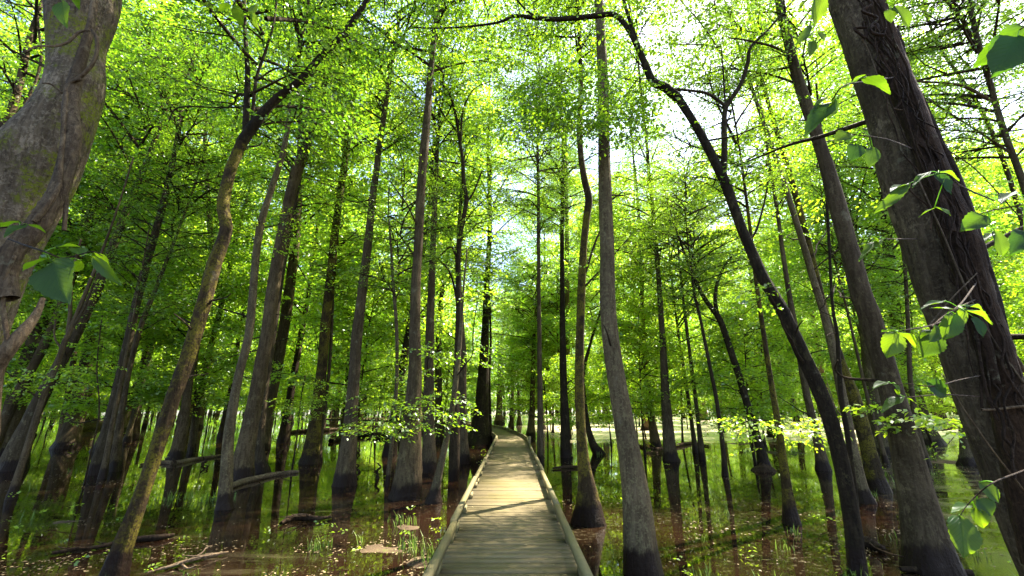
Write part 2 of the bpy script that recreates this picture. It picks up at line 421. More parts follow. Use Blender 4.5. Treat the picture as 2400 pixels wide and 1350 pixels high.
def grow_crown(rng, z0, z1, Rmax, nb, prof, leaf, nl=15, up=(.1, 1.25), axis=None, per=1.0, L=(.55, 1.0), second=True, flat=.55, zj=.05, thin=1.0):
    """Boughs up a stem from z0 to z1 with side branches and leafy twigs. Returns (MB boughs, Leaves)."""
    bo = MB(); lv = Leaves(rng, leaf)
    ax = axis or (lambda z: np.array((0, 0, z)))
    for k in range(nb):
        u = (k+rng.random())/nb; z = z0+(z1-z0)*u
        az = k*2.4+rng.normal(0, .8); ln = Rmax*prof(u)*rng.choice([.4, .7, .9, 1.1, 1.3])*rng.uniform(.85, 1.15)
        rs = rng.uniform(*up)*(1.0+.4*u)
        p0 = ax(z); P = [p0]
        a = az
        for j in range(1, 6):
            a += rng.normal(0, .16)
            step = ln/5
            P.append(P[-1]+np.array((math.cos(a)*step, math.sin(a)*step, step*rs*(1-.17*j))))
        P = np.array(P); r0 = (.012+.012*ln)*thin
        V, F, _ = tube(smooth_path(P, 2), np.linspace(r0, .008, 11), 5); bo.add(V, F)
        O, A, Ls, Rs = [], [], [], []
        def along(Q, az_, n, t0):
            for t in np.linspace(t0, 1, max(1, n)):
                i = min(int(t*(len(Q)-1)), len(Q)-2); f = t*(len(Q)-1)-i
                o = Q[i]*(1-f)+Q[i+1]*f
                O.append(o+rng.normal(0, .10, 3)); A.append(az_+rng.choice([-1, 1])*rng.uniform(.1, 1.2)*(1.05-t*.6))
                Ls.append(rng.uniform(*L)); Rs.append(rng.uniform(-.45, .55))
        along(P, a, int(ln*2.2*per)+1, .35)
        if second:
            for t in (.3, .45, .6, .75, .9):
                i = int(t*5); o = P[i]; sa = az+rng.choice([-1, 1])*rng.uniform(.5, 1.1); sl = ln*(1-t)*.55+.45
                Q = np.array([o, o+np.array((math.cos(sa), math.sin(sa), .3*rng.random()))*sl*.5, o+np.array((math.cos(sa+.15), math.sin(sa+.15), .2*rng.random()))*sl])
                V, F, _ = tube(Q, [r0*.5, r0*.35, .006], 4); bo.add(V, F)
                along(Q, sa, int(sl*2.6*per)+1, .25)
        lv.spray(np.array(O), np.array(A), np.array(Ls), np.array(Rs), nl, flat=flat, zj=zj)
    for V, F in zip(lv.tw.V, lv.tw.F): pass
    return bo, lv
def join_twigs(bo, lv):
    V = np.concatenate(lv.tw.V); F = np.concatenate(lv.tw.F); bo.add(V, F)
    return bo

# crown templates hung on the hand-placed trunks (attached at their z = 0)
PROTO = bpy.data.collections.new('unused')       # never linked to the scene
def detach(o):
    for c in list(o.users_collection): c.objects.unlink(o)
    return o
CROWNS = []
profs = [lambda u: .55+.9*u*(1-u)*2-.35*u, lambda u: .9-.5*u, lambda u: .6+.5*math.sin(u*3.0)]
for i in range(7):
    rg = np.random.default_rng(100+i)
    H = (9, 10, 11, 9, 12, 10, 8)[i]; Rm = (3.6, 4.2, 3.4, 4.4, 3.8, 3.2, 3.9)[i]
    bo, lv = grow_crown(rg, .2, H, Rm, 38, profs[i % 3], .105, nl=17, per=.95)
    join_twigs(bo, lv)
    b = detach(bo.build('boughs', M['bough'], smooth=True)); c = detach(lv.obj('crown', M['leaf']))
    CROWNS.append((b, c, H))
def hang_crown(root, loc, idx, s=1.0, rz=None, sz=None):
    b, c, H = CROWNS[idx % len(CROWNS)]
    rz = RNG.uniform(0, 6.28) if rz is None else rz
    for q in (b, c):
        o = q.copy(); col.objects.link(o); o.parent = root; o.location = loc
        o.rotation_euler = (0, 0, rz); o.scale = (s, s, sz or s)

# ------------------------------------------------------------------ the hand-placed trees, read off the photograph
SPRAYQ = []
def px_path(pts, Y0, drift=0.0, ws=1):
    out = []; rad = []
    y_top = pts[-1][1]; y_bot = pts[0][1]
    for (x, y, wd) in pts:
        k = 0 if y_bot == y_top else (y_bot-y)/max(1, (y_bot-y_top))
        p, t = at(x, y, Y0+drift*k*k); out.append(p); rad.append(wd*t*.5*FPX/math.hypot(FPX, x-1200)*(1 if ws == 1 else np.interp(k, [0, .04, .22], [.96, .92, ws])))
    out = np.array(out); d = np.gradient(out, axis=0); d /= np.linalg.norm(d, axis=1)[:, None]
    return out, np.array(rad)*np.clip(np.abs(d[:, 2]), .75, 1) if abs(d[:, 2].mean()) > .6 else np.array(rad)
def clusters(lv, specs, Y):
    """Layered sprays of leaves round photo points: (px, py, radius, count[, dY])."""
    r = lv.rng
    for sp in specs:
        px, py, Rr, n = sp[:4]; dY = sp[4] if len(sp) > 4 else 0
        c, _ = at(px, py, Y+dY)
        th = r.uniform(0, 6.28, n); rr = Rr*np.sqrt(r.random(n))
        O = c+np.stack([np.cos(th)*rr, np.sin(th)*rr*.8, r.normal(0, .13*Rr+.03, n)-.12*rr], 1)
        lv.spray(O, th+r.normal(0, .8, n), r.uniform(.3, .7, n)*min(1, .5+Rr*.4), r.uniform(-.3, .15, n), 14)
def tree(name, label, cat, pts, Y=None, mat_='bark', boughs=(), crown=None, leafy=(), drift=0.0, extend=None, nseg=14,
         group=None, leaf_m='leaf', leaf_size=.08, rough=.035, flute=.10, lump=.012, seed=None, ws=.76):
    seed = seed if seed is not None else len(col.objects)
    rg = np.random.default_rng(seed)
    Y = Y if Y is not None else on(pts[0][0], pts[0][1])[1]
    P, rad = px_path(pts, Y, drift, ws)
    base = P[0].copy(); base[2] = 0.0
    root = empty(name, base); tag(root, label, cat, group)
    # root collar below the water
    low = P[0]-(P[1]-P[0])*(.35/max(.1, (P[1]-P[0])[2])); low[2] = -.35
    P = np.vstack([low, P]); rad = np.concatenate([[rad[0]*1.12], rad])
    if extend:
        d = P[-1]-P[-2]; d /= np.linalg.norm(d)
        p, r_ = P[-1].copy(), rad[-1]; z1 = extend; nst = max(2, int((z1-p[2])/1.6)); st = (z1-p[2])/nst
        ex, er = [], []
        for k in range(nst):
            d = d*.8+np.array((0, 0, 1.))*.2+rg.normal(0, .035, 3); d /= np.linalg.norm(d)
            p = p+d*st/max(.4, d[2]); ex.append(p.copy()); er.append(max(.02, r_*(1-.85*(k+1)/nst)))
        P = np.vstack([P, ex]); rad = np.concatenate([rad, er])
    S = smooth_path(np.column_stack([P, rad]), 6)
    tube_obj('trunk', M[mat_], root, base, S[:, :3], np.clip(S[:, 3], .006, None), nseg, seed, rough=rough, flute=flute, lump=lump)
    for b in boughs:
        BP, br = px_path(b, Y+(drift if len(b[0]) < 4 else 0))
        off = rg.normal(0, .5)
        BP[:, 1] += 0
        Sb = smooth_path(np.column_stack([BP, br]), 5)
        tube_obj('bough', M[mat_ if mat_ != 'bark_moss' else 'bark_dark'], root, base, Sb[:, :3], np.clip(Sb[:, 3], .004, None), 8, seed+5, rough=.04, lump=.02)
    if crown:
        for cr in (crown if isinstance(crown, list) else [crown]):
            zc, idx, s = cr
            # the crown sits on the stem where it passes height zc
            i = int(np.argmin(abs(S[:, 2]-zc))); c = S[i, :3]-base
            hang_crown(root, c, idx, s)
    if nseg >= 12:      # dead stubs and small side shoots on the bare stem
        ks = [i for i in range(len(S)) if 1.6 < S[i, 2] < 12]
        shoots = []
        for _ in range(rg.integers(3, 7) if ks else 0):
            i = ks[rg.integers(len(ks))]; a = rg.uniform(0, 6.28); l = rg.choice([.25, .5, 1.0, 1.5])*rg.uniform(.7, 1.2); r0 = min(.03, S[i, 3]*.3)*(.6+.3*l)
            Q = [S[i, :3]]; up = rg.uniform(-.1, .9)
            for _ in range(5): a += rg.normal(0, .3); up += rg.normal(0, .15); Q.append(Q[-1]+np.array((math.cos(a), math.sin(a), up))*(l+S[i, 3])/5)
            Q = smooth_path(Q, 3)
            tube_obj('dead_branch', M['bough'], root, base, Q, np.linspace(r0, r0*.35, len(Q)), 6, seed+7, rough=.06)
            if l > .6: shoots.append(Q[-1])
        if shoots and rg.random() < .75:
            for q in shoots:
                lv = Leaves(rg, leaf_size); m = 7
                O = q+rg.normal(0, .10, (m, 3))
                lv.spray(O, rg.uniform(0, 6.28, m), rg.uniform(.3, .7, m), rg.uniform(-.3, .2, m), 12)
                lv.obj('side_shoot', M['leaf'], root, base, twigs=True)
    if leafy:
        lv = Leaves(rg, leaf_size); clusters(lv, leafy, Y)
        lv.obj('foliage', M[leaf_m], root, base, twigs=True)
    return root

TALL = 19.0
def T(label, pts, **k):
    return tree(k.pop('name', 'swamp_tree'), label, k.pop('cat', 'tree'), pts, **k)

# --- the two giants that frame the picture
gl = T('massive curved trunk with green moss filling the left edge of the photo', [(-290,1350,300),(-230,1150,250),(-165,980,225),(-95,820,215),(-52,700,215),(-12,600,210),(32,500,215),(88,380,225),(142,290,175),(178,200,148),(182,110,144),(196,0,178),(215,-120,150)],
  Y=4.1, mat_='bark_giant_left', extend=15, crown=(8.5, 1, 1.0), nseg=40, rough=.03, lump=.006, name='giant_tree', ws=1)
gr = T('massive leaning trunk with a hairy dark vine filling the right edge of the photo', [(2600,1600,270),(2530,1450,235),(2440,1267,200),(2375,1100,185),(2312,933,178),(2262,780,176),(2222,680,172),(2180,540,160),(2130,390,158),(2085,240,132),(2038,110,116),(1992,0,104),(1960,-100,96)],
  Y=4.3, mat_='bark_giant_right', extend=16, crown=(10.5, 3, .6), nseg=40, rough=.03, lump=.006, name='giant_tree', ws=1)

# --- left of the boardwalk, from the near ones to the far ones
T('mossy dark trunk leaning right in the left foreground, forking high up', [(268,1350,78),(285,1290,64),(310,1220,58),(345,1120,55),(378,1020,54),(410,920,52),(445,820,51),(478,710,50),(502,620,47),(530,540,40),(524,480,40),(540,400,36),(568,330,34)],
  mat_='bark_moss', nseg=26, rough=.03, lump=.02, drift=.3,
  boughs=[[(566,335,32),(598,290,30),(640,240,26),(700,190,22),(745,140,20),(790,95,17),(830,45,15),(860,0,13),(890,-60,12)],
          [(575,330,18),(578,250,16),(580,170,14),(575,90,12),(572,0,10)], [(590,300,9),(600,190,8),(622,120,7),(640,60,6),(650,-10,5)],
          [(600,190,5),(650,160,4),(720,158,3),(800,190,2)], [(585,250,5),(520,252,4),(420,252,4),(395,285,3)]],
  leafy=[(700,80,1.3,30),(600,60,1.2,30),(820,150,1.0,16,.6),(480,90,1.2,24,-.4),(880,40,1.2,26),(560,-40,1.5,30)], crown=(11, 2, .9))
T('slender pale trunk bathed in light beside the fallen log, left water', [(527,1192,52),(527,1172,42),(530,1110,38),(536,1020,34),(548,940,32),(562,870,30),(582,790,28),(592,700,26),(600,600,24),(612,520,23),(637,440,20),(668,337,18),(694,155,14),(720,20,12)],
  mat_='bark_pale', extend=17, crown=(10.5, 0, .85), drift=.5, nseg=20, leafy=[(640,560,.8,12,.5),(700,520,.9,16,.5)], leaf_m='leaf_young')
T('thick straight trunk forking into a Y high up, behind the fallen log', [(568,1122,66),(575,1060,54),(590,980,50),(606,890,48),(625,790,44),(640,680,42),(660,560,38),(680,460,34),(700,390,36),(712,368,34)],
  boughs=[[(708,375,26),(722,330,22),(740,290,20),(760,240,18),(772,190,15),(776,120,12),(790,20,10)], [(705,380,20),(706,311,17),(714,220,15),(722,100,13),(720,0,10)],
          [(690,400,8),(650,345,6),(610,305,4),(570,285,2)]],
  crown=[(9.5, 4, .9)], nseg=20, leafy=[(690,500,1.2,26,-.3),(740,560,1.0,18,.4),(770,190,1.3,24)], leaf_m='leaf_young')
T('slim shaded trunk tucked right behind the thick forked trunk', [(612,1107,44),(608,1070,32),(612,990,28),(622,900,26),(640,780,24),(660,640,20),(690,480,17)], extend=17, crown=(9, 5, .8))
T('flared trunk with a mossy right side and a bright green spray in front', [(727,1086,56),(730,1062,46),(736,1010,40),(745,940,36),(755,860,33),(765,740,30),(776,640,28),(786,540,25),(798,450,24),(812,350,21),(824,260,19),(832,120,15)],
  mat_='bark_moss', extend=18, crown=(11, 6, .9), nseg=18, leafy=[(720,935,.95,34,-2.2),(690,960,.8,24,-2.4),(760,920,.7,18,-2.2)], leaf_m='leaf_young')
T('thin companion stem hugging the flared mossy trunk', [(749,1084,16),(752,1030,12),(765,930,11),(775,820,10),(780,700,9)], name='sapling', extend=9, crown=(6, 2, .45))
T('tapering trunk with a wide dark wet foot, in open water left of centre', [(808,1137,62),(812,1095,54),(818,1030,46),(824,960,40),(830,880,37),(836,790,34),(850,680,29),(861,580,26),(872,480,23),(886,370,20),(900,270,17),(912,190,14)],
  extend=18, crown=(10, 0, .95), nseg=20, leafy=[(850,640,1.0,16,.8),(870,1000,.7,20,-1.2)], leaf_m='leaf_young')
T('spindly pale stem standing alone in water left of the broadest trunk', [(908,1140,15),(914,1080,13),(924,980,12),(930,880,11),(929,760,11),(922,670,10),(915,560,8)], name='sapling', mat_='bark_pale', extend=9, crown=(5, 3, .5), nseg=10)
T('broadest straight trunk left of the boardwalk with leafy sprigs across it', [(952,1166,84),(955,1140,74),(960,1080,64),(965,1000,56),(970,920,48),(973,840,40),(973,740,34),(976,640,29),(982,540,27),(987,440,27),(995,340,26),(1003,250,22),(1006,200,20),(1018,90,16)],
  extend=27, crown=[(12, 3, .95), (19, 1, .8)], nseg=26, leafy=[(940,965,.75,20,-.9),(1000,950,.8,22,-1.0),(985,1000,.5,9,-1.0),(870,1000,.6,12,-1.0),(900,940,.6,10,-.9),(1040,980,.5,10,-.8),(960,880,.6,10,.9)])
T('upright trunk with one spreading root, half hidden behind the broadest trunk', [(1005,1106,48),(1005,1070,38),(1004,1000,34),(1005,900,31),(1007,800,28),(1010,700,24),(1014,600,20),(1020,450,15)], extend=18, crown=(9.5, 1, .8), nseg=16,
  boughs=[[(1008,1040,20),(1014,1080,18),(1024,1110,20)]])
T('short leaning grey stem with a swollen black foot beside the boardwalk', [(1018,1178,44),(1022,1150,30),(1030,1105,22),(1042,1050,20),(1054,990,18),(1064,930,17),(1072,860,15),(1078,800,12)],
  mat_='bark_pale', extend=6, nseg=14, leafy=[(1050,930,.6,12),(1075,820,.9,20),(1000,820,.7,14,.5)], name='sapling')
T('sturdy column trunk close to the left rail with black waterline foot', [(1083,1086,42),(1083,1050,36),(1083,990,32),(1083,920,30),(1083,850,28),(1080,780,25),(1076,700,20)], extend=14, crown=(7.5, 4, .7), nseg=16)
T('black crooked thin trunk with many forks, upper centre', [(1066,1010,24),(1068,900,19),(1072,800,17),(1075,700,16),(1075,600,14),(1082,530,14),(1093,470,13),(1086,420,12),(1084,370,11),(1074,310,9)], Y=13.5,
  mat_='bark_dark', nseg=10, boughs=[[(1076,320,8),(1068,270,7),(1055,225,5),(1030,170,4)], [(1073,310,6),(1040,270,5),(1010,215,4),(985,190,3)], [(1080,330,6),(1085,260,5),(1110,210,4),(1150,190,3)],
  [(1090,480,7),(1110,450,5),(1130,400,4)], [(1075,640,8),(1060,580,5),(1030,600,4)], [(1074,720,7),(1055,640,5),(1020,600,4)]],
  leafy=[(1060,250,1.4,26),(1120,200,1.4,24,.5),(1000,200,1.2,20),(1130,380,1.2,20,.6),(1040,560,1.1,16),(1090,120,1.6,30)], leaf_m='leaf_young')
T('giant buttressed dark trunk at the left kink of the boardwalk', [(1122,1041,66),(1124,1020,56),(1128,970,46),(1131,910,38),(1134,850,32),(1137,780,24),(1140,690,18)], mat_='bark_dark', extend=28, crown=[(9, 2, 1.0), (19, 4, .9)], nseg=22, flute=.16)
T('thin dark stem rising against the buttressed trunk by the left rail', [(1150,1040,11),(1148,960,9),(1147,880,8),(1150,800,7),(1148,720,6)], name='sapling', mat_='bark_dark', extend=11, crown=(6, 5, .5), nseg=8)
T('bulky far trunk left of the boardwalk vanishing end', [(1170,992,27),(1170,970,21),(1171,940,18),(1172,890,15),(1174,830,12)], extend=20, crown=(6, 0, 1.1), nseg=12)
T('pair of thin stems in the distance, the left one leaning over the path end', [(1196,1000,13),(1199,975,10),(1200,945,9),(1202,900,7)], extend=15, crown=(4, 5, .7), mat_='bark_dark', nseg=8)
T('slim grey stem in the distance just right of the path end', [(1202,1009,8),(1201,980,6.5),(1200,930,6),(1200,880,5)], extend=12, crown=(4, 1, .6), nseg=8)
T('dark far trunk with a leaning root right of the path end', [(1217,997,15),(1217,975,11),(1216,945,9),(1214,900,8)], extend=17, crown=(5, 3, .8), mat_='bark_dark', nseg=8)
T('brown trunk with a black foot where the right rail bends', [(1244,1025,26),(1245,1000,21),(1247,960,18),(1248,910,15),(1250,850,13),(1252,780,11)], extend=18, crown=(5.5, 6, .9), nseg=12)
T('straight slim trunk close outside the right rail', [(1267,1088,21),(1267,1060,18),(1266,980,17),(1265,880,15),(1264,780,13),(1263,680,12),(1262,580,11),(1262,480,10),(1261,400,9),(1260,330,7)], extend=24, crown=[(9, 5, .7), (15, 2, .85)], nseg=12,
  boughs=[[(1262,400,3.5),(1300,405,3),(1330,392,2)]])

# --- right of the boardwalk
T('dark straight trunk behind the crooked one, right of the boardwalk', [(1327,1072,34),(1325,1050,28),(1324,980,26),(1321,900,23),(1319,820,20),(1318,700,16),(1317,560,13),(1318,450,11),(1320,360,10)], mat_='bark_dark', extend=25, crown=[(10, 2, .8), (17, 0, .9)], nseg=14)
T('leaning stem with a black splayed root behind the crooked trunk', [(1404,1064,34),(1390,1040,22),(1378,1000,17),(1370,940,14),(1366,880,13),(1385,800,9),(1410,720,7)], mat_='bark_dark', extend=10, crown=(5.5, 4, .55), nseg=10)
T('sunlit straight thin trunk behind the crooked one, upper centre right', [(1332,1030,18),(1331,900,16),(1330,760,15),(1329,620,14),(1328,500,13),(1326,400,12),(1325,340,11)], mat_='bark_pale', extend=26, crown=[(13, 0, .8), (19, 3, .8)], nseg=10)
T('crooked trunk with a lobed black foot just right of the boardwalk', [(1383,1226,82),(1382,1185,66),(1376,1130,46),(1368,1080,37),(1362,1010,32),(1358,920,30),(1358,830,28),(1361,740,26),(1364,650,24),(1369,570,22),(1376,500,22),(1380,465,22),(1370,420,20),(1362,370,18),(1358,300,17),(1362,200,15)],
  mat_='bark_moss', extend=15, crown=(10, 5, .75), nseg=22, flute=.17, boughs=[[(1366,660,8),(1398,560,5),(1420,520,4)]])
T('large smooth trunk curving up at the right foreground of the boardwalk', [(1508,1345,104),(1502,1290,92),(1497,1230,83),(1490,1160,74),(1478,1080,63),(1464,1000,56),(1450,920,51),(1437,840,47),(1428,760,43),(1424,680,41),(1423,580,38),(1419,480,36),(1416,380,33),(1415,280,30),(1412,160,28),(1406,40,25),(1402,-40,23)],
  mat_='bark_pale', extend=22, crown=[(10.5, 1, .9), (14, 5, .8)], ws=.88, nseg=34, rough=.015, flute=.03, lump=.006, drift=.5)
T('left of two joined trunks on the small mound right of the boardwalk', [(1538,1052,32),(1532,1010,25),(1524,960,22),(1516,900,20),(1510,830,17),(1506,740,14)], extend=25, crown=[(6.5, 3, .8), (16, 0, .9)], nseg=12)
T('straight trunk with a bell-shaped black foot, mirrored in the right water', [(1572,1080,46),(1570,1062,38),(1565,1000,32),(1560,930,28),(1556,850,23),(1551,770,19),(1547,700,17),(1543,640,15)], extend=26, crown=[(7.5, 6, .85), (17, 1, .9)], nseg=16)
T('thin stem with a wet black foot right of the bell-footed trunk', [(1646,1077,19),(1640,1020,15),(1632,950,13),(1622,870,12),(1612,790,11),(1602,710,9)], extend=12, crown=(5.5, 5, .6), nseg=10)
T('wavy thin dark trunk standing in open water, mirrored to the middle right', [(1700,1115,17),(1696,1060,15),(1688,1000,14),(1678,930,13),(1664,860,12),(1652,800,11),(1640,740,10),(1628,690,9)], mat_='bark_dark', extend=9, crown=(5, 2, .5), nseg=10)
T('forked dark trunk leaning left from a round black mound', [(1793,1098,40),(1784,1060,30),(1770,1010,27),(1752,950,25),(1735,890,24),(1718,840,22),(1702,790,21),(1685,745,20),(1660,712,17),(1640,680,14),(1622,640,11)],
  mat_='bark_dark', extend=11, crown=(6.5, 1, .6), nseg=14, boughs=[[(1682,745,13),(1676,700,10),(1682,660,9),(1700,620,7),(1716,600,5)]], leafy=[(1630,640,1.2,20),(1715,600,1.0,16)])
T('short broad stump-like trunk with seedlings at its foot, right water', [(1856,1228,50),(1850,1190,40),(1842,1130,32),(1834,1070,28),(1826,1010,25),(1818,960,22),(1808,900,19)], extend=10, crown=(6, 4, .6), nseg=16, mat_='bark_moss',
  leafy=[(1830,995,.8,20,-.3),(1880,992,.5,14,-.2),(1760,985,.5,12,-.2)], leaf_m='leaf_young')
T('grey trunk in the middle distance above the small leafy shelf', [(1812,1025,34),(1808,990,26),(1802,930,23),(1792,860,21),(1780,780,18),(1768,700,15),(1760,640,13)], extend=19, crown=(8, 0, .9), nseg=12)
T('dark forked tree with a twisted lower trunk arching over the water, right of centre', [(2010,1345,50),(2006,1300,44),(2000,1240,42),(1988,1170,41),(1974,1100,41),(1958,1030,40),(1938,960,38),(1914,900,37),(1888,845,36),(1862,790,36),(1838,735,35),(1812,690,33),(1786,645,30),(1762,590,27),(1740,540,26),(1718,480,26),(1700,430,28),(1680,390,25),(1655,340,23),(1625,285,21),(1590,230,22)],
  mat_='bark_dark', ws=1, nseg=28, rough=.05, flute=.08, lump=.015,
  boughs=[[(1592,232,22),(1560,205,21),(1530,190,19),(1512,150,16),(1492,105,14),(1468,62,13),(1440,35,12),(1400,37,12),(1350,42,11),(1300,45,11),(1255,42,10),(1205,38,9),(1170,52,6),(1100,62,5),(1030,66,4),(970,64,3)],
          [(1512,150,10),(1480,60,9),(1462,0,8),(1450,-70,7)], [(1255,40,7),(1230,20,6),(1208,-5,5)],
          [(1695,425,18),(1698,350,15),(1697,290,14),(1703,248,14),(1735,200,12),(1752,150,11),(1760,110,9),(1800,70,8),(1860,0,6)],
          [(1700,248,8),(1660,220,7),(1615,212,6),(1560,208,6)], [(1700,250,5),(1696,180,4),(1690,110,3)],
          [(1742,575,9),(1770,545,7),(1790,480,5),(1800,430,4)]],
  leafy=[(1380,230,.75,64,-.6),(1300,215,.65,52,-.6),(1450,225,.6,44,-.5),(1240,270,.45,30,-.6),(1330,280,.45,30,-.5),(1180,300,.3,12,-.6),(1430,290,.4,20,-.5),
         (1250,110,.9,20),(1080,110,.8,20),(980,130,.7,14),(1480,30,1.1,26),(1350,-40,1.2,28),(1560,100,1.1,26),(1700,70,1.1,28),(1820,60,1.0,22),(1620,40,1.2,28),(1760,10,1.2,24),(1900,130,.9,10),(1150,-10,1.2,26),(1590,330,.8,10,.6)])
T('second twisted stem wrapped against the dark forked tree', [(2018,1320,22),(2006,1200,24),(1996,1100,22),(1985,1010,19),(1972,930,18),(1966,850,16),(1962,780,13),(1950,700,11)], Y=6.9, mat_='bark_dark', extend=8, nseg=12, lump=.02, crown=(6.5, 5, .4))
T('left of two tall grey trunks behind the dark forked tree', [(1930,1102,46),(1924,1070,36),(1912,1010,30),(1899,960,27),(1886,900,25),(1876,840,22),(1864,770,20),(1850,690,17)], extend=19, crown=(9, 3, .55), nseg=14)
T('pale shaggy trunk just behind the twisted stems, right of centre', [(2030,1178,56),(2018,1140,40),(2000,1060,34),(1985,980,32),(1968,900,30),(1952,820,28),(1932,740,27),(1905,650,24),(1885,580,22)], mat_='bark_pale', extend=18, crown=(11, 6, .5), nseg=16)
T('stout trunk with a mossy shoulder behind the pale shaggy one', [(2062,1158,68),(2048,1110,56),(2034,1050,50),(2018,990,48),(1998,920,42),(1978,870,36),(1955,800,30),(1925,700,26)], Y=11.8, mat_='bark_moss', extend=19, crown=(12, 4, .5), nseg=18)
T('big straight trunk with a flaring two-lobed foot, in front of the right giant', [(2180,1335,164),(2172,1290,136),(2160,1230,112),(2146,1160,94),(2130,1090,82),(2114,1020,74),(2098,950,66),(2080,880,60),(2060,810,56),(2038,740,54),(2018,690,52),(2000,620,48),(1978,540,44),(1956,460,42),(1938,390,36),(1912,310,32),(1888,240,30),(1866,170,27),(1846,90,24),(1826,0,21)],
  mat_='bark', extend=17, crown=(11, 0, .7), ws=1, nseg=34, flute=.09, lump=.008, leafy=[(2120,965,.6,15,-.5),(2190,985,.4,14,-.4),(2000,450,.9,10,.6)], leaf_m='leaf_young')
T('thin leaning trunk left of the big straight one at the sunny clearing', [(2076,1086,20),(2064,1040,16),(2046,980,15),(2030,920,13),(2014,850,11)], extend=13, crown=(5.5, 1, .6), nseg=10)
T('grey trunk by the clearing with a dark thin neighbour, far right', [(2168,1088,34),(2160,1050,28),(2148,1000,24),(2140,940,21),(2132,870,18)], extend=16, crown=(6, 2, .8), nseg=12)
T('thin near-black stem rising beside the grey clearing trunk', [(2190,1052,11),(2172,1010,9),(2150,960,9),(2136,900,12),(2134,830,11),(2138,780,8)], extend=9, mat_='bark_dark', crown=(5, 5, .5), nseg=8, name='sapling')
T('far trunk showing at the very right edge above the vine leaves', [(2560,960,44),(2500,760,36),(2440,560,30),(2395,420,26),(2350,300,24),(2322,200,22),(2290,90,20),(2270,0,18)], Y=11.5, extend=20, crown=[(9, 6, 1.0), (13, 1, .8)], nseg=12, leafy=[(2250,120,1.4,34,1),(2330,340,1.4,30,1),(2150,60,1.3,26,1),(2370,60,1.2,26),(2300,470,1.4,30,2),(2380,200,1.2,18,2),(2240,260,1.2,16,3),(2180,200,1.1,14,3)], leaf_m='leaf_young', boughs=[[(2330,240,12),(2250,200,8),(2140,190,6)], [(2370,360,12),(2280,300,8),(2170,230,5)]])
T('thinner trunk high in the gap beyond the right giant', [(2500,1000,30),(2420,620,22),(2360,400,18),(2300,259,16),(2250,180,14),(2196,100,12),(2160,0,10)], Y=15, extend=24, crown=[(12, 5, 1.0), (17, 0, .9)], nseg=10, boughs=[[(2290,250,8),(2220,220,6),(2140,180,4)]])

# --- left edge of the swamp
T('trunk glimpsed high up behind the left edge of the mossy giant', [(-260,1100,60),(-160,800,46),(-60,500,38),(20,280,32),(45,200,28),(70,90,24)], Y=11, extend=17, crown=(9.5, 1, .9), nseg=12, leafy=[(30,120,1.3,60),(70,300,1.2,44),(20,420,1.2,40),(0,250,1.2,50),(60,20,1.3,60)],
  boughs=[[(20,290,12),(60,240,10),(95,150,8),(90,60,7),(85,0,5)]])
T('wide leaning trunk with sun flecks on its swollen foot, far left', [(30,1102,90),(45,1050,74),(70,985,62),(95,935,54),(122,885,48),(150,835,44),(176,785,42),(200,735,40),(222,690,38),(245,630,34),(275,550,30)], extend=18, crown=(8.5, 2, .9), nseg=22)
T('narrow forked stem leaning in front of the wide far-left trunk', [(28,1170,34),(42,1120,28),(60,1060,26),(82,990,26),(102,930,25),(122,880,23),(140,835,22),(152,800,20),(166,770,18)], mat_='bark', extend=9, nseg=14,
  boughs=[[(160,780,13),(164,740,11),(165,700,10),(170,640,8),(190,560,6)], [(166,772,10),(190,735,8),(210,690,7),(230,640,5)], [(145,820,8),(128,790,6),(130,750,5)]], leafy=[(150,880,.7,24,.3),(100,905,.6,16,.2),(200,660,1.0,18),(60,880,.6,12)], leaf_m='leaf_young')
T('leaning brown trunk against the left edge above the water', [(-30,1080,54),(0,1010,46),(38,930,42),(70,870,38),(96,825,36),(125,765,33),(150,700,30),(180,620,26)], extend=17, crown=(8, 4, .8), nseg=14)
T('dim upright trunk with a black foot deep in the left background', [(143,1042,38),(148,1000,30),(156,950,26),(165,895,23),(174,830,19)], extend=18, crown=(7, 5, .9), nseg=12)
T('left of the trio of leaning trunks growing from one clump, left of the mossy tree', [(226,1112,54),(236,1070,44),(254,1000,38),(270,935,36),(284,870,34),(300,800,32),(318,720,30),(338,640,28),(360,560,25),(392,440,21)], extend=18, crown=(9, 0, .9), nseg=18)
T('short stem in the middle of the leaning clump', [(240,1122,26),(250,1070,22),(262,1000,18),(276,930,14),(290,860,11)], extend=8, crown=(5, 5, .4), nseg=10)
T('ridged right trunk of the leaning clump with a root-like foot', [(268,1104,44),(272,1060,32),(280,1000,28),(290,930,24),(304,860,20),(322,790,19),(345,725,17),(372,660,14)], extend=14, crown=(7.5, 6, .7), nseg=14, flute=.2, leafy=[(330,760,.8,12,.4)])
T('slanting slender trunk in the left middle distance with a pale streak', [(298,1036,24),(306,1000,18),(322,950,16),(336,890,15),(352,830,14),(372,760,12)], extend=16, crown=(6, 1, .8), mat_='bark_pale', nseg=10)
T('second slanting slender trunk a little right of the pale-streaked one', [(338,1000,15),(348,960,12),(360,900,11),(378,830,10),(400,740,8)], extend=15, crown=(5.5, 3, .7), nseg=8)
T('stocky trunk with a flared foot right behind the mossy leaning tree', [(412,1076,50),(418,1050,40),(428,1000,34),(436,950,30),(444,890,28),(458,820,26),(474,750,24),(488,680,22),(496,600,20),(490,500,19),(484,420,17),(480,340,14)], extend=17, crown=(10, 2, .85), nseg=16)
T('sun-striped leaning trunk between the mossy tree and the pale slender one', [(450,1056,26),(456,1000,23),(466,940,24),(480,880,23),(492,820,21),(508,760,20),(522,700,18),(540,620,16),(556,540,14)], mat_='bark_pale', extend=16, crown=(8.5, 4, .75), nseg=14)
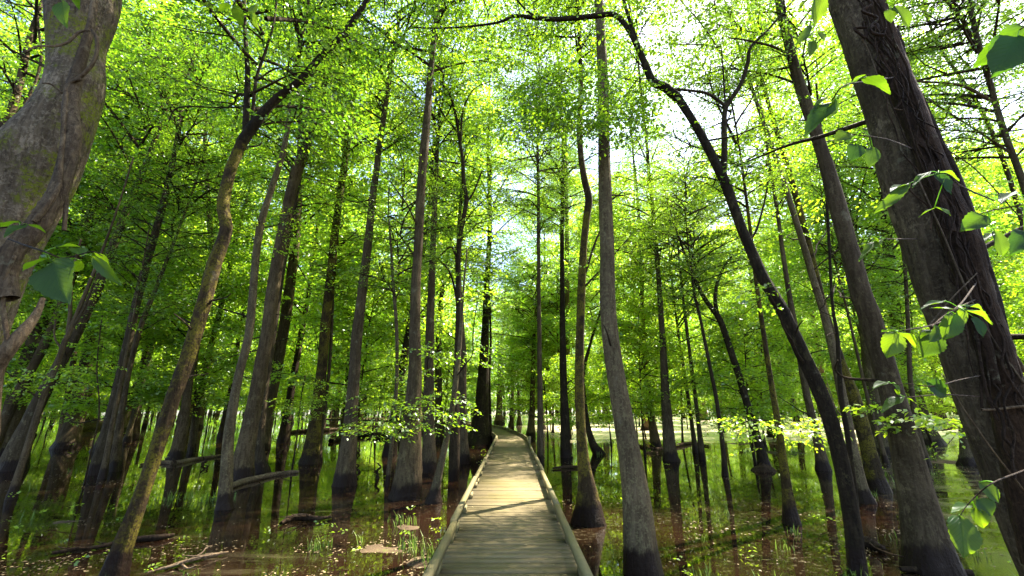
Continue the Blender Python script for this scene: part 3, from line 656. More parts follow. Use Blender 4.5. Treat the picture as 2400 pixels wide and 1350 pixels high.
T('dark trunk in the shade behind the pale slender tree', [(520,1025,28),(528,980,21),(540,920,18),(550,860,16),(560,790,13)], mat_='bark_dark', extend=16, crown=(6, 0, .8), nseg=10)
T('wispy curving sapling in the water at far left', [(198,1134,7),(208,1085,6),(220,1030,6),(231,985,6),(232,930,5.5),(227,870,5),(232,800,4.5),(240,740,4)], mat_='bark_dark', name='sapling', cat='sapling', nseg=7, leafy=[(232,850,.5,10),(245,760,.7,14),(215,800,.5,8)], leaf_m='leaf_young')
T('wispy sapling poking up in front of the fallen log', [(684,1105,6),(692,1050,5),(700,990,4.5),(706,930,4),(716,880,3.5)], mat_='bark_dark', name='sapling', cat='sapling', nseg=7, leafy=[(716,890,.5,10)], leaf_m='leaf_young')
T('wispy sapling beside the slim trunk outside the right rail', [(1284,1032,5),(1282,980,4),(1278,930,4),(1274,890,3)], mat_='bark_dark', name='sapling', cat='sapling', nseg=7, leafy=[(1278,900,.8,20),(1290,860,.9,20)], leaf_m='leaf_young')
T('bare-stemmed sapling between the two joined trunks and the bell-footed one', [(1600,1040,7),(1598,980,6),(1597,910,5.5),(1600,830,5)], mat_='bark_dark', name='sapling', cat='sapling', nseg=7, extend=7, leafy=[(1600,840,1.2,24)])

# ------------------------------------------------------------------ trees behind, built once and copied
def bg_tree(rng, Ht, r0, z0, Rm, nb, leaf, nl, prof, matn, leafm, per=1.0, L=(.6, 1.1)):
    ph = rng.uniform(0, 6.28, 4); am = rng.uniform(.1, .35)
    ax = lambda z: np.array((am*math.sin(z*.35+ph[0])-am*math.sin(ph[0])+.02*z, am*math.sin(z*.3+ph[1])-am*math.sin(ph[1]), z))
    zs = np.concatenate([[-.35, 0, .25, .6, 1.1], np.linspace(1.8, Ht, 16)])
    P = np.array([ax(z) for z in zs]); rad = r0*(1+.75*np.exp(-np.clip(zs, 0, None)/.55))*(1-.88*np.clip(zs, 0, None)/Ht)
    V, F, cap = tube(smooth_path(P, 2), np.interp(np.linspace(0, 1, 2*len(zs)-1), np.linspace(0, 1, len(zs)), rad), 10, rng.integers(999), rough=.04, flute=.12)
    tr = mesh_obj('trunk', V, F, M[matn], None, True, tris=cap)
    bo, lv = grow_crown(rng, z0, Ht*.97, Rm, nb, prof, leaf, nl=nl, axis=ax, per=per, L=L, up=(.3, 1.8) if Ht > 15 else (.1, 1.1), flat=.85, zj=.10, thin=.6)
    join_twigs(bo, lv)
    b = bo.build('boughs', M['bough'], smooth=True); c = lv.obj('crown', M[leafm])
    return [detach(q) for q in (tr, b, c)]
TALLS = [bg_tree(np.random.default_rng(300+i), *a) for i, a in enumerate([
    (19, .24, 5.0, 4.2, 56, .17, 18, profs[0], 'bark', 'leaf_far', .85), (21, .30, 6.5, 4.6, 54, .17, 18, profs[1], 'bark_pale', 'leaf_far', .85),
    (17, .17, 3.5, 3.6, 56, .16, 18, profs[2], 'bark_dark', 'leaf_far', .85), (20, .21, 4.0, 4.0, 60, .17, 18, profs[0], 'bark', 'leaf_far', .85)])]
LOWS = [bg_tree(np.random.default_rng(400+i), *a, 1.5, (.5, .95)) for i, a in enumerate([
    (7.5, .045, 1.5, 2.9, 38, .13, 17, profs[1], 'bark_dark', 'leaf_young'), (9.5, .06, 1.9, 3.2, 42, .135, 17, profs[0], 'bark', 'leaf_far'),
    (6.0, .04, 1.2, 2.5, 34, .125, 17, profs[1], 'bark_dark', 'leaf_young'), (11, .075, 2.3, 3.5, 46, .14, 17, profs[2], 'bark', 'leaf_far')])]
def copy_tree(parts, name, x, y, s, rz, tilt=(0, 0)):
    r = empty(name, (x, y, 0)); r.rotation_euler = (tilt[0], tilt[1], rz); r.scale = (s, s, s)
    for q in parts:
        o = q.copy(); col.objects.link(o); o.parent = r
    return r
taken = [tuple(o.location[:2]) for o in col.objects if o.type == 'EMPTY']
PATH = np.array([(-.03, -2), (-.03, 19.5), (-.05, 22.5), (-.75, 28), (-2.3, 35.5), (-7, 46), (-15, 54), (-26, 60)])
def dist_path(x, y):
    m = 1e9
    for a, b in zip(PATH[:-1], PATH[1:]):
        d = b-a; t = max(0, min(1, ((x-a[0])*d[0]+(y-a[1])*d[1])/(d@d))); q = a+d*t
        m = min(m, math.hypot(x-q[0], y-q[1]))
    return m
def scatter(n, ymin, ymax, gap, seed, pathgap, powr=1.0, open_right=True):
    rg = random.Random(seed); out = []; tries = 0
    while len(out) < n and tries < 20000:
        tries += 1
        y = ymin+(ymax-ymin)*rg.random()**powr; x = rg.uniform(-1, 1)*(y*1.27+3)
        if dist_path(x, y) < pathgap: continue
        if y < 80 and abs(x-(-.0013*y*y*.3)) < .06*y and y > 22: 
            if rg.random() < .75: continue
        if open_right and x > 4 and 30 < y < 62 and x < y*1.05 and rg.random() < .62: continue
        if any((x-a)**2+(y-b)**2 < gap*gap for a, b in taken): continue
        taken.append((x, y)); out.append((x, y))
    return out
HANDLES = [(100,'the wide far-left trunk'),(155,'the dim far-left trunk'),(270,'the leaning clump'),(415,'the mossy leaning trunk'),(475,'the sun-striped trunk'),(545,'the pale slender tree'),(605,'the thick forked trunk'),
 (742,'the flared mossy trunk'),(830,'the wide-footed trunk'),(928,'the spindly pale stem'),(968,'the broadest trunk'),(1062,'the leaning grey stem'),(1086,'the column trunk'),(1132,'the giant buttressed trunk'),
 (1172,'the bulky far trunk'),(1247,'the brown kink trunk'),(1266,'the slim rail-side trunk'),(1322,'the dark straight trunk'),(1360,'the crooked trunk'),(1450,'the large smooth trunk'),(1518,'the joined trunks'),
 (1560,'the bell-footed trunk'),(1625,'the thin wet-footed stem'),(1675,'the wavy thin trunk'),(1738,'the forked leaning trunk'),(1815,'the stump-like trunk'),(1915,'the dark twisted tree'),(1975,'the pale shaggy trunk'),
 (2085,'the big lobed-foot trunk'),(2145,'the clearing trunk'),(2310,'the right giant')]
PLACED = {}
def note(o, what, x, y):
    zc = y*CP-HC*SP; px = 1200+FPX*x/zc
    hx, h = min(HANDLES, key=lambda q: abs(q[0]-px))
    rel = 'behind' if abs(px-hx) < 9 else ('left of' if px < hx else 'right of')
    PLACED.setdefault((what, rel, h), []).append((y, o))
def write_labels():
    ords = ['nearest', 'second nearest', 'third nearest', 'fourth nearest', 'fifth nearest', 'sixth nearest', 'seventh nearest', 'eighth nearest', 'ninth nearest', 'tenth nearest']
    for (what, rel, h), L in PLACED.items():
        L.sort(key=lambda q: q[0])
        for k, (_, o) in enumerate(L):
            o['label'] = f'{what} {rel} {h}' if len(L) == 1 else f'{ords[min(k, 9)]} {what} {rel} {h}'
for (x, y) in scatter(98, 20, 92, 1.9, 5, 2.2, 1.2):
    i = random.randrange(4)
    what = ('tall brown background tree', 'tall pale grey background tree', 'tall near-black background tree', 'tall brown low-branched background tree')[i]
    r = copy_tree(TALLS[i], 'tall_tree', x, y, random.uniform(1.1, 1.65), random.uniform(0, 6.28), (random.gauss(0, .035), random.gauss(0, .035)))
    tag(r, None, 'tree', 'tall trees behind the front trunks'); note(r, what, x, y)
for (x, y) in scatter(125, 17, 88, 1.5, 9, 2.6, 1.05):
    i = random.randrange(4)
    what = ('small bright understory tree', 'medium layered understory tree', 'low bushy understory tree', 'high thin-stemmed understory tree')[i]
    r = copy_tree(LOWS[i], 'understory_tree', x, y, random.uniform(.75, 1.25), random.uniform(0, 6.28), (random.gauss(0, .05), random.gauss(0, .05)))
    tag(r, None, 'tree', 'understory trees between the trunks'); note(r, what, x, y)

# thin bare poles standing in the pale water, right distance, and left distance
polem = []
for i in range(4):
    rg = np.random.default_rng(500+i); P = [np.array((0, 0, -.3))]
    for k in range(8): P.append(P[-1]+np.array((rg.normal(0, .06), rg.normal(0, .06), .75)))
    V, F, cap = tube(smooth_path(P, 2), np.linspace(.06, .018, 17), 7, i, rough=.05)
    polem.append(detach(mesh_obj('pole_sapling', V, F, M['bark' if i % 2 else 'bark_pale'], None, True, tris=cap)))
rp = random.Random(3)
npole = 0
while npole < 70:
    y = rp.uniform(28, 75); x = rp.uniform(-1, 1)*y*1.2
    if dist_path(x, y) < 1.5 or (x < 0 and rp.random() < .4): continue
    o = polem[npole % 4].copy(); col.objects.link(o); o.location = (x, y, 0); o.rotation_euler = (rp.gauss(0, .07), rp.gauss(0, .07), rp.uniform(0, 6)); s = rp.uniform(.5, 1.2); o.scale = (s, s, s)
    tag(o, None, 'sapling', 'bare pole saplings standing in the water'); note(o, 'bare pole sapling', x, y); npole += 1
write_labels()

# the wood that closes the view, far off
def far_wood():
    rg = np.random.default_rng(77); mb = MB()
    n = 520
    xs = rg.uniform(-1, 1, n); ys = rg.uniform(90, 175, n); xs = xs*(ys*1.3)
    for x, y in zip(xs, ys):
        r0 = rg.uniform(.12, .32); h = rg.uniform(18, 30)
        P = np.array([(x, y, -.2), (x+rg.normal(0, .1), y, .8), (x+rg.normal(0, .3), y, h*.5), (x+rg.normal(0, .6), y, h)])
        V, F, _ = tube(P, [r0*1.7, r0, r0*.7, r0*.2], 6); mb.add(V, F)
    root = empty('far_wood', (0, 90, 0)); tag(root, 'far wall of swamp forest closing the view behind all the trees', 'wood', kind='stuff')
    a = mb.build('far_trunks', M['bark'], root, True, off=(0, 90, 0)); a['kind'] = 'stuff'
    lv = Leaves(rg, .60)
    for (x, y) in zip(xs, ys):
        k = 120; th = rg.uniform(0, 6.28, k); rr = 5*np.sqrt(rg.random(k)); z = 1.0+33*rg.random(k)
        O = np.stack([x+np.cos(th)*rr, y+np.sin(th)*rr, z], 1)
        lv.spray(O, th, rg.uniform(1, 2.2, k), rg.uniform(-.2, .3, k), 13, flat=.6)
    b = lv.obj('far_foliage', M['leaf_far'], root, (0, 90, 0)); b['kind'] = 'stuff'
far_wood()

# ------------------------------------------------------------------ water, bed, banks
def sheet(name, x0, x1, y0, y1, z, m):
    o = mesh_obj(name, [(x0, y0, 0), (x1, y0, 0), (x1, y1, 0), (x0, y1, 0)], [(0, 1, 2, 3)], m, loc=(0, 0, z)); return o
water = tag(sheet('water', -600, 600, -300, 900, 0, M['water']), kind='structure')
BANKS = []   # (x, y, rx, ry, height)
for px, py, rx, ry, h in [(430,1180,1.7,.9,.075),(150,1225,2.0,.7,.07),(330,1295,1.2,.25,.04),(640,1330,.9,.25,.045),(860,1285,1.0,.55,.09),(960,1235,.8,.8,.09),(990,1320,.5,.5,.09),(740,1290,.7,.3,.06),
        (60,1150,1.3,.7,.05),(700,1010,6,2.5,.07),(500,1060,2.2,1.2,.06),(880,1010,3,2.0,.07),(1850,1060,3.2,2.4,.09),(1750,1040,3.0,2.0,.08),(1700,1180,1.2,.5,.04),(1640,1300,.8,.3,.045),(1900,1255,1.0,.45,.065),(2100,1110,1.8,1.4,.08),
        (2250,1085,1.6,1.6,.10),(1560,1052,1.5,.9,.10),(1620,1000,5,3,.06),(1800,1300,.9,.4,.05),(2080,1250,.8,.6,.05),(2290,1330,.7,.5,.06),(1450,1010,4,2.5,.06),(1900,1020,4,2.5,.06),(1250,1010,2,2,.05),(300,1020,5,2.5,.05)]:
    p = on(px, py); BANKS.append((p[0], p[1], rx, ry, h))
def bed_h(x, y):
    h = -.125+.0*x
    b = np.zeros_like(x)
    for bx, by, rx, ry, hh in BANKS:
        b = np.maximum(b, hh*np.exp(-((x-bx)/rx)**2-((y-by)/ry)**2)*1.45)
    return h+b
gx = np.concatenate([np.linspace(-40, -14, 60, endpoint=False), np.linspace(-14, 18, 300, endpoint=False), np.linspace(18, 45, 60)])
gy = np.concatenate([np.linspace(4.5, 16, 150, endpoint=False), np.linspace(16, 50, 150)])
X, Yg = np.meshgrid(gx, gy)
nz = np.array([mnoise.fractal((a*.9, b*.9, 3.3), .75, 2.1, 6) for a, b in zip(X.ravel(), Yg.ravel())]).reshape(X.shape)
Z = bed_h(X, Yg)+nz*.055
under = np.abs(X) < 1.0
Z = np.where(under & (Yg < 30), np.minimum(Z, .10), Z)
nx, ny = len(gx), len(gy)
I = (np.arange(ny-1)[:, None]*nx+np.arange(nx-1)[None, :])
F = np.stack([I, I+1, I+nx+1, I+nx], -1).reshape(-1, 4)
bed = mesh_obj('swamp_bed', np.stack([X, Yg, Z], -1).reshape(-1, 3), F, M['mud'], smooth=True); tag(bed, kind='structure')
low = tag(sheet('deep_bed', -600, 600, -300, 900, -.5, M['mud']), kind='structure')
def zat(x, y):
    i = np.clip(np.searchsorted(gx, x)-1, 0, nx-2); j = np.clip(np.searchsorted(gy, y)-1, 0, ny-2)
    return Z[j, i]

DECKZ = .50
# fallen leaves, floating and lying
rg = np.random.default_rng(21)
n = 60000; yy = 4.8+34*rg.random(n)**1.9; xx = rg.uniform(-1, 1, n)*yy*1.22
zz = zat(xx, yy)
dens = np.array([mnoise.noise((a*.55, b*.8, 7.7))+.6*mnoise.noise((a*2.2, b*3.1, 1.1)) for a, b in zip(xx, yy)])
keep = ((zz > -.045) & (rg.random(n) < np.clip(dens*2.2+.25, .03, .8))) | ((dens > .38) & (rg.random(n) < .6)) | (rg.random(n) < .02)
keep &= ~((np.abs(xx) < .85) & (yy < 24)) & ~((xx < -1.2) & (xx > -7) & (yy > 8.0) & (rg.random(n) < .6))
xx, yy, zz = xx[keep], yy[keep], zz[keep]; n = len(xx)
P = np.stack([xx, yy, np.maximum(zz, 0)+.006+rg.random(n)*.004], 1)
th = rg.uniform(0, 6.28, n); D = np.stack([np.cos(th), np.sin(th), rg.normal(0, .05, n)], 1)
Nn = np.array((0, 0, 1.))+rg.normal(0, .12, (n, 3))
m = 130; yd = 2.5+19*rg.random(m)**1.3; xd = -.03+(rg.random(m)**.6)*.66*rg.choice([-1, 1], m)
P = np.vstack([P, np.stack([xd, yd, DECKZ+.012+rg.random(m)*.006], 1)]); D = np.vstack([D, np.stack([np.cos(th[:m]), np.sin(th[:m]), rg.normal(0, .06, m)], 1)])
Nn = np.vstack([Nn, np.array((0, 0, 1.))+rg.normal(0, .15, (m, 3))]); n += m
V, F = leaf_quads(P, D, Nn, rg.uniform(.02, .06, n))
tag(mesh_obj('fallen_leaves', V, F, M['litter'], tint=rg.random(n)), 'small tan and brown leaves strewn over the dark water, mud and boardwalk', 'fallen leaves', kind='stuff')
# grass
def blades(n, seed, hmin, hmax, cond):
    rg = np.random.default_rng(seed); VV = []; TT = []; c = 0; tries = 0
    while c < n and tries < n*40:
        tries += 1
        y = 4.9+32*rg.random()**1.7; x = rg.uniform(-1, 1)*y*1.2
        z = float(zat(x, y))
        if not cond(x, y, z, rg) or (abs(x) < .95 and y < 24): continue
        c += 1; m = rg.integers(6, 18); t0 = rg.random()*.6
        for _ in range(m):
            bx, by = x+rg.normal(0, .09), y+rg.normal(0, .09); h = rg.uniform(hmin, hmax); a = rg.uniform(0, 6.28); l = rg.uniform(.1, .6)*h
            wd = rg.uniform(.003, .007)*(1+y*.06); sx, sy = -math.sin(a)*wd, math.cos(a)*wd; dx, dy = math.cos(a)*l, math.sin(a)*l
            z0 = max(z, 0)-.02
            VV += [(bx-sx, by-sy, z0), (bx+sx, by+sy, z0), (bx+sx*.8+dx*.4, by+sy*.8+dy*.4, z0+h*.65), (bx-sx*.8+dx*.4, by-sy*.8+dy*.4, z0+h*.65),
                   (bx-sx*.8+dx*.4, by-sy*.8+dy*.4, z0+h*.65), (bx+sx*.8+dx*.4, by+sy*.8+dy*.4, z0+h*.65), (bx+dx, by+dy, z0+h), (bx+dx*.98, by+dy*.98, z0+h)]
            TT += [min(1, t0+rg.random()*.4)]*2
    return VV, TT
VV, TT = blades(240, 31, .05, .25, lambda x, y, z, r: z > -.035 and mnoise.noise((x*1.3, y*1.7, 9.1)) > r.normal(.12, .1))
V2, T2 = blades(70, 32, .06, .2, lambda x, y, z, r: x > 1.4 or r.random() < .15)
VV += V2; TT += T2
tag(mesh_obj('grass', VV, np.arange(len(VV)).reshape(-1, 4), M['grass'], tint=TT), 'thin green grass tufts on the mud banks and in shallow water', 'grass', kind='stuff')
# low broad-leaved herbs
lv = Leaves(np.random.default_rng(41), .06); O = []
rgh = np.random.default_rng(42); c = 0
while c < 120:
    y = 5+30*rgh.random()**1.4; x = rgh.uniform(-1, 1)*y*1.2; z = float(zat(x, y))
    if z < -.03 and rgh.random() < .93: continue
    if abs(x) < 1.1 and y < 24: continue
    O.append((x, y, max(z, 0)+rgh.uniform(.02, .22))); c += 1
O = np.array(O); k = len(O)
lv.spray(O, rgh.uniform(0, 6.28, k), rgh.uniform(.1, .3, k), rgh.uniform(.2, .8, k), 9)
tag(lv.obj('ground_herbs', M['leaf_young']), 'low leafy seedlings scattered over the mud banks', 'ground cover', kind='stuff')

# ------------------------------------------------------------------ boardwalk
DZ = .50; HW = .78
def path_pts(step):
    P = smooth_path(PATH[:, :2], 12); 
    # keep the long first stretch straight
    s = np.concatenate([[0], np.cumsum(np.linalg.norm(np.diff(P, axis=0), axis=1))])
    t = np.arange(0, s[-1], step)
    return np.stack([np.interp(t, s, P[:, 0]), np.interp(t, s, P[:, 1])], 1)
bw = empty('boardwalk', (0, 3, 0)); tag(bw, 'long straight wooden boardwalk with low kerb rails running into the forest', 'boardwalk')
OFF = (0, 3, 0)
C = path_pts(.147); TG = np.gradient(C, axis=0); ANG = np.arctan2(TG[:, 1], TG[:, 0])-math.pi/2
deck = MB(); tints = []
for (x, y), a in zip(C, ANG):
    if y < .5: continue
    if y > 62: break
    sh = RNG.normal(0, .008)
    deck.box((x+sh*math.cos(a), y+sh*math.sin(a), DZ-.02+RNG.normal(0, .0022)), (HW*2, .132 if y < 25 else .142, .04), a+RNG.normal(0, .002), .0015)
    tints += [RNG.random()]*6
deck.build('deck', M['deck'], bw, off=OFF, tint=tints)
def rail(side):
    seglen = 3.6; C2 = path_pts(.05); TG2 = np.gradient(C2, axis=0); TG2 /= np.linalg.norm(TG2, axis=1)[:, None]
    Nrm = np.stack([TG2[:, 1], -TG2[:, 0]], 1); E = C2+Nrm*side*(HW-.055)
    s = np.concatenate([[0], np.cumsum(np.linalg.norm(np.diff(E, axis=0), axis=1))])
    t = .9
    if side > 0: t = 1.9
    while t+seglen < s[-1]:
        L = seglen if s.max() and t < 21 else 1.8
        a = np.array([np.interp(t+.02, s, E[:, 0]), np.interp(t+.02, s, E[:, 1])]); b = np.array([np.interp(t+L-.02, s, E[:, 0]), np.interp(t+L-.02, s, E[:, 1])])
        if b[1] > 1.0:
            mb = MB(); an = math.atan2((b-a)[1], (b-a)[0])+RNG.normal(0, .003); m = (a+b)/2+RNG.normal(0, .008, 2)
            mb.box((m[0], m[1], DZ+.125+RNG.normal(0, .006)), (np.linalg.norm(b-a), .072, .078), an, .002)
            k = mb.build('kerb_rail', M['kerb'], bw, off=OFF, tint=[RNG.random()]*6)
            for f in (.06, .35, .65, .94):
                q = MB(); p = a+(b-a)*f; q.box((p[0], p[1], DZ+.041), (.22, .082, .079), an, .001)
                q.build('spacer_block', M['kerb'], k, off=OFF, tint=[RNG.random()]*6)
            
        t += L
rail(-1); rail(1)
for side in (-1, 1):
    mb = MB()
    C3 = path_pts(2.2); T3 = np.gradient(C3, axis=0); T3 /= np.linalg.norm(T3, axis=1)[:, None]
    for i in range(len(C3)-1):
        nrm = np.array((T3[i, 1], -T3[i, 0])); a = C3[i]+nrm*side*(HW-.1); b = C3[i+1]+np.array((T3[i+1, 1], -T3[i+1, 0]))*side*(HW-.1)
        if a[1] < .5: continue
        m = (a+b)/2; mb.box((m[0], m[1], DZ-.04-.095), (np.linalg.norm(b-a)-.004, .05, .18), math.atan2((b-a)[1], (b-a)[0]))
    mb.build('side_beam', M['beam'], bw, off=OFF, tint=[.5]*(len(mb.F)*6))
C3 = path_pts(2.4)
for i, (x, y) in enumerate(C3):
    if y < 3 or y > 45: continue
    for side in (-1, 1):
        mb = MB(); mb.box((x+side*(HW-.19), y, .05), (.11, .11, .84), 0, .003); mb.build('post', M['beam'], bw, off=OFF, tint=[.5]*6)
# taller end post at the right kink
mb = MB(); p = on(1240, 1042, DZ); mb.box((p[0]+.02, p[1], DZ+.12), (.10, .10, .42), .1, .004); mb.build('rail_post', M['kerb'], bw, off=OFF, tint=[.1]*6)

# ------------------------------------------------------------------ logs, snags, mounds
def log(label, pts, z=.03, m='log', name='fallen_log', cat='log', nseg=12, twigs=0, lump=.05):
    P = []; r = []
    for x, y, wd in pts:
        p = on(x, y, z); d = ray(x, y); t = (z-HC)/d[2]; P.append(p); r.append(wd*t*.5)
    P = np.array(P); r = np.array(r); P[:, 2] = z+r*.35
    root = empty(name, (P[0][0], P[0][1], 0)); tag(root, label, cat)
    S = smooth_path(np.column_stack([P, r]), 6)
    sd_ = len(col.objects)
    tube_obj('log_trunk' if name == 'fallen_log' else 'limb', M[m], root, (P[0][0], P[0][1], 0), S[:, :3], S[:, 3], nseg, sd_, rough=.09, lump=lump)
    rg = np.random.default_rng(sd_)
    for k in range(twigs):
        i = rg.integers(2, len(S)-2); a = rg.uniform(0, 6.28); l = rg.uniform(.25, .7)
        Q = [S[i, :3]]
        for _ in range(4): a += rg.normal(0, .35); Q.append(Q[-1]+np.array((math.cos(a), math.sin(a), rg.uniform(-.1, .45)))*l/4)
        tube_obj('twig', M[m], root, (P[0][0], P[0][1], 0), smooth_path(Q, 3), np.linspace(.018, .004, 13), 6, k, rough=.05)
    return root
log('sunlit bare fallen log slanting away behind the pale slender tree', [(540,1142,12),(565,1132,13),(600,1124,12),(640,1114,10),(672,1109,8),(700,1106,5)], twigs=3)
log('dark rotten branch floating in the middle of the left water', [(658,1228,7),(680,1217,13),(710,1214,15),(740,1217,11),(776,1213,6)], m='log_dark', name='floating_branch', cat='branch', twigs=5)
log('thin soaked branch lying left of the mossy tree foot', [(120,1298,7),(170,1290,8),(230,1283,8),(300,1268,10),(370,1262,12),(408,1254,6)], m='log_dark', name='floating_branch', cat='branch', twigs=2)
log('bent bare branch on the water right of the mossy tree foot', [(345,1342,3),(390,1330,5),(430,1318,7),(480,1306,7),(535,1294,3)], m='log', name='floating_branch', cat='branch', twigs=4)
log('long dark log lying across the water behind the broadest trunk', [(775,1036,12),(830,1022,15),(880,1022,16),(930,1024,13),(1000,1012,10)], m='log_dark', twigs=2)
log('half-sunk grey log near the back of the left water', [(660,1018,7),(705,1012,9),(760,1010,9),(800,1006,6)], twigs=3, m='log_dark')
log('pile-topped pale log near the stocky trunk at left', [(330,1090,5),(370,1084,8),(410,1086,9),(460,1077,8),(520,1068,5)], twigs=6)
log('black floating stick right of the crooked trunk', [(1296,1098,4),(1340,1095,6),(1392,1097,5)], m='log_dark', name='floating_branch', cat='branch', twigs=1)
log('dark root snag with bare twigs in front of the joined trunks', [(1490,1042,5),(1530,1056,9),(1570,1050,9),(1620,1040,7),(1660,1046,4)], m='log_dark', twigs=6)
log('black uprooted log lying in the pale clearing at far right', [(2160,1012,6),(2190,1010,10),(2220,1006,20),(2240,1002,30)], m='log_dark', twigs=3)
log('rotten log at the foot of the dark forked tree', [(1990,1272,18),(2030,1276,24),(2068,1290,16)], m='log_dark', twigs=3)
log('low sunken limb along the bottom edge at right', [(2110,1335,10),(2190,1338,14),(2280,1345,12)], m='log_dark', name='floating_branch', cat='branch', twigs=3)
log('fallen log in the shade at far left background', [(180,1010,14),(215,1004,20),(250,996,16),(300,990,8)], m='log_dark', twigs=5)
def knee(label, px, py, w_, h_):
    p = on(px, py); d = ray(px, py); t = -HC/d[2]; h = h_*t; r = w_*t*.5
    rg = np.random.default_rng(px); P = [p+np.array((rg.normal(0, .02)*k, rg.normal(0, .02)*k, -.1+(h+.1)*k/5)) for k in range(6)]
    V, F, cap = tube(smooth_path(P, 3), np.linspace(r*1.25, r*.45, 16), 9, px, rough=.14, lump=.08)
    o = mesh_obj('cypress_knee', V-p, F, M['log_dark'], None, True, tris=cap, loc=p)
    tag(o, label, 'tree knee')
for a in [('tallest black knee left of the spindly pale stem', 884,1122,8,34), ('black knee hugging the wide-footed trunk on its right', 841,1107,5,20), ('small black knee far left water between mossy and flared trunks', 655,1070,7,16),
          ('pointed knee left of the pale slender tree', 476,1090,6,18), ('short knee under the stocky trunk', 407,1091,7,14), ('twin-tipped knee right of the pointed knee', 480,1100,4,9), ('low knee right of the flared mossy trunk', 840,1062,5,13)]: knee(*a)
def mound(label, px, py, rx, ry, h):
    p = on(px, py); rg = np.random.default_rng(px)
    nu, nv = 28, 9; V = []
    for j in range(nv):
        for i in range(nu):
            a = i/nu*2*math.pi; f = j/(nv-1); k = 1+.16*mnoise.noise((math.cos(a)*1.5+px, math.sin(a)*1.5, f*2))
            V.append((rx*k*math.cos(a)*math.cos(f*1.5), ry*k*math.sin(a)*math.cos(f*1.5), -.1+(h+.1)*math.sin(f*1.5)*(1+.5*mnoise.noise((math.cos(a)*2, math.sin(a)*2, px+f)))))
    F = [(j*nu+i, j*nu+(i+1) % nu, (j+1)*nu+(i+1) % nu, (j+1)*nu+i) for j in range(nv-1) for i in range(nu)]
    o = mesh_obj('root_mound', V, F, M['log_dark'], None, True, loc=p); tag(o, label, 'root mound'); return o
mound('round black root mound under the forked dark leaning trunk', 1790, 1104, .42, .36, .20)
mound('small dark mound under the bell-footed and joined trunks', 1552, 1062, .9, .5, .10)
# old white-streaked stump at the clearing
tree('broken_stump', 'short mottled grey stump beside the right giant at the clearing', 'stump', [(2270,1092,60),(2266,1060,46),(2262,1020,40),(2256,985,34)], mat_='bark_pale', nseg=20, flute=.2, lump=.05)

# ------------------------------------------------------------------ climbing vines on the two giants
def surf_path(pts, Y, push):
    """photo points (x, y, width, depth nudge) just in front of a trunk's surface"""
    P = []; r = []
    for q in pts:
        p, t = at(q[0], q[1], Y-(q[3] if len(q) > 3 else push)); P.append(p); r.append(q[2]*t*.5)
    return np.array(P), np.array(r)
def vine(label, name, Y, mat_, stems, push, mat2=None, n_hair=0, hair=None):
    P0, _ = surf_path(stems[0], Y, push); base = P0[0]
    root = empty(name, base); tag(root, label, 'vine')
    for k, s in enumerate(stems):
        P, r = surf_path(s, Y, push); S = smooth_path(np.column_stack([P, r]), 6)
        tube_obj('vine_stem', M[mat_], root, base, S[:, :3], S[:, 3], 10, k, rough=.08, lump=.03)
    return root, base
vl, vlb = vine('twisted grey woody vine climbing the mossy giant at left', 'climbing_vine', 4.1, 'vine', [
  [(-20,1050,26,.42),(-10,880,28,.46),(20,820,30,.50),(60,770,24,.44),(85,735,16,.36),(100,700,10,.30)],
  [(20,700,34,.56),(15,640,36,.56),(30,590,40,.56),(70,550,42,.52),(105,500,40,.48),(135,450,36,.44),(160,380,34,.42),(172,320,30,.38),(168,250,28,.34),(176,190,24,.30),(195,120,20,.30),(212,60,16,.30),(222,0,12,.3)],
  [(80,520,12,.58),(120,470,11,.54),(140,430,10,.50),(142,380,10,.50),(150,300,9,.44),(155,230,9,.40),(158,200,8,.36),(195,175,9,.34),(222,140,8,.34),(228,95,8,.34),(215,70,6,.34)],
  [(150,540,9,.36),(155,470,9,.40),(150,420,8,.46),(146,340,8,.46),(150,260,7,.42),(162,200,7,.36),(190,185,8,.36)],
  [(60,120,3,.9),(90,108,4,.7),(130,108,5,.5),(160,98,6,.42),(185,75,6,.36),(210,72,5,.32)],
  [(100,195,3,.5),(120,198,4,.42),(145,218,4,.38)], [(18,800,10,.52),(8,720,10,.56),(12,650,9,.6),(35,600,8,.6)]], .3)
rgv = np.random.default_rng(88)
stems = [[(2440,1330,60,.30),(2400,1130,64,.34),(2370,980,66,.36),(2332,820,70,.38),(2290,690,64,.36),(2250,560,66,.34),(2200,420,62,.30),(2150,300,58,.28),(2110,200,52,.26),(2082,110,44,.24),(2050,0,34,.24)],
         [(2420,1200,30,.30),(2392,1000,36,.30),(2362,860,34,.30),(2330,720,34,.3),(2290,600,36,.3),(2238,430,34,.26),(2180,310,30,.24),(2120,180,26,.20),(2100,100,26,.2),(2090,60,10,.2)],
         [(2330,900,22,.46),(2300,780,26,.46),(2262,660,28,.44),(2215,520,28,.42),(2165,380,26,.38),(2125,270,22,.34),(2085,160,20,.32),(2050,60,16,.3)]]
def wander(x0, y0, x1, y1, n, amp, w_, dn):
    out = []
    for k in range(n+1):
        f = k/n; out.append((x0+(x1-x0)*f+rgv.normal(0, amp), y0+(y1-y0)*f+rgv.normal(0, amp*.5), w_*(1-.3*f), dn))
    return out
def axis_x(y): return np.interp(y, [0, 110, 240, 390, 540, 680, 780, 933, 1100, 1267, 1450], [2000, 2046, 2093, 2138, 2190, 2232, 2272, 2322, 2385, 2450, 2540])
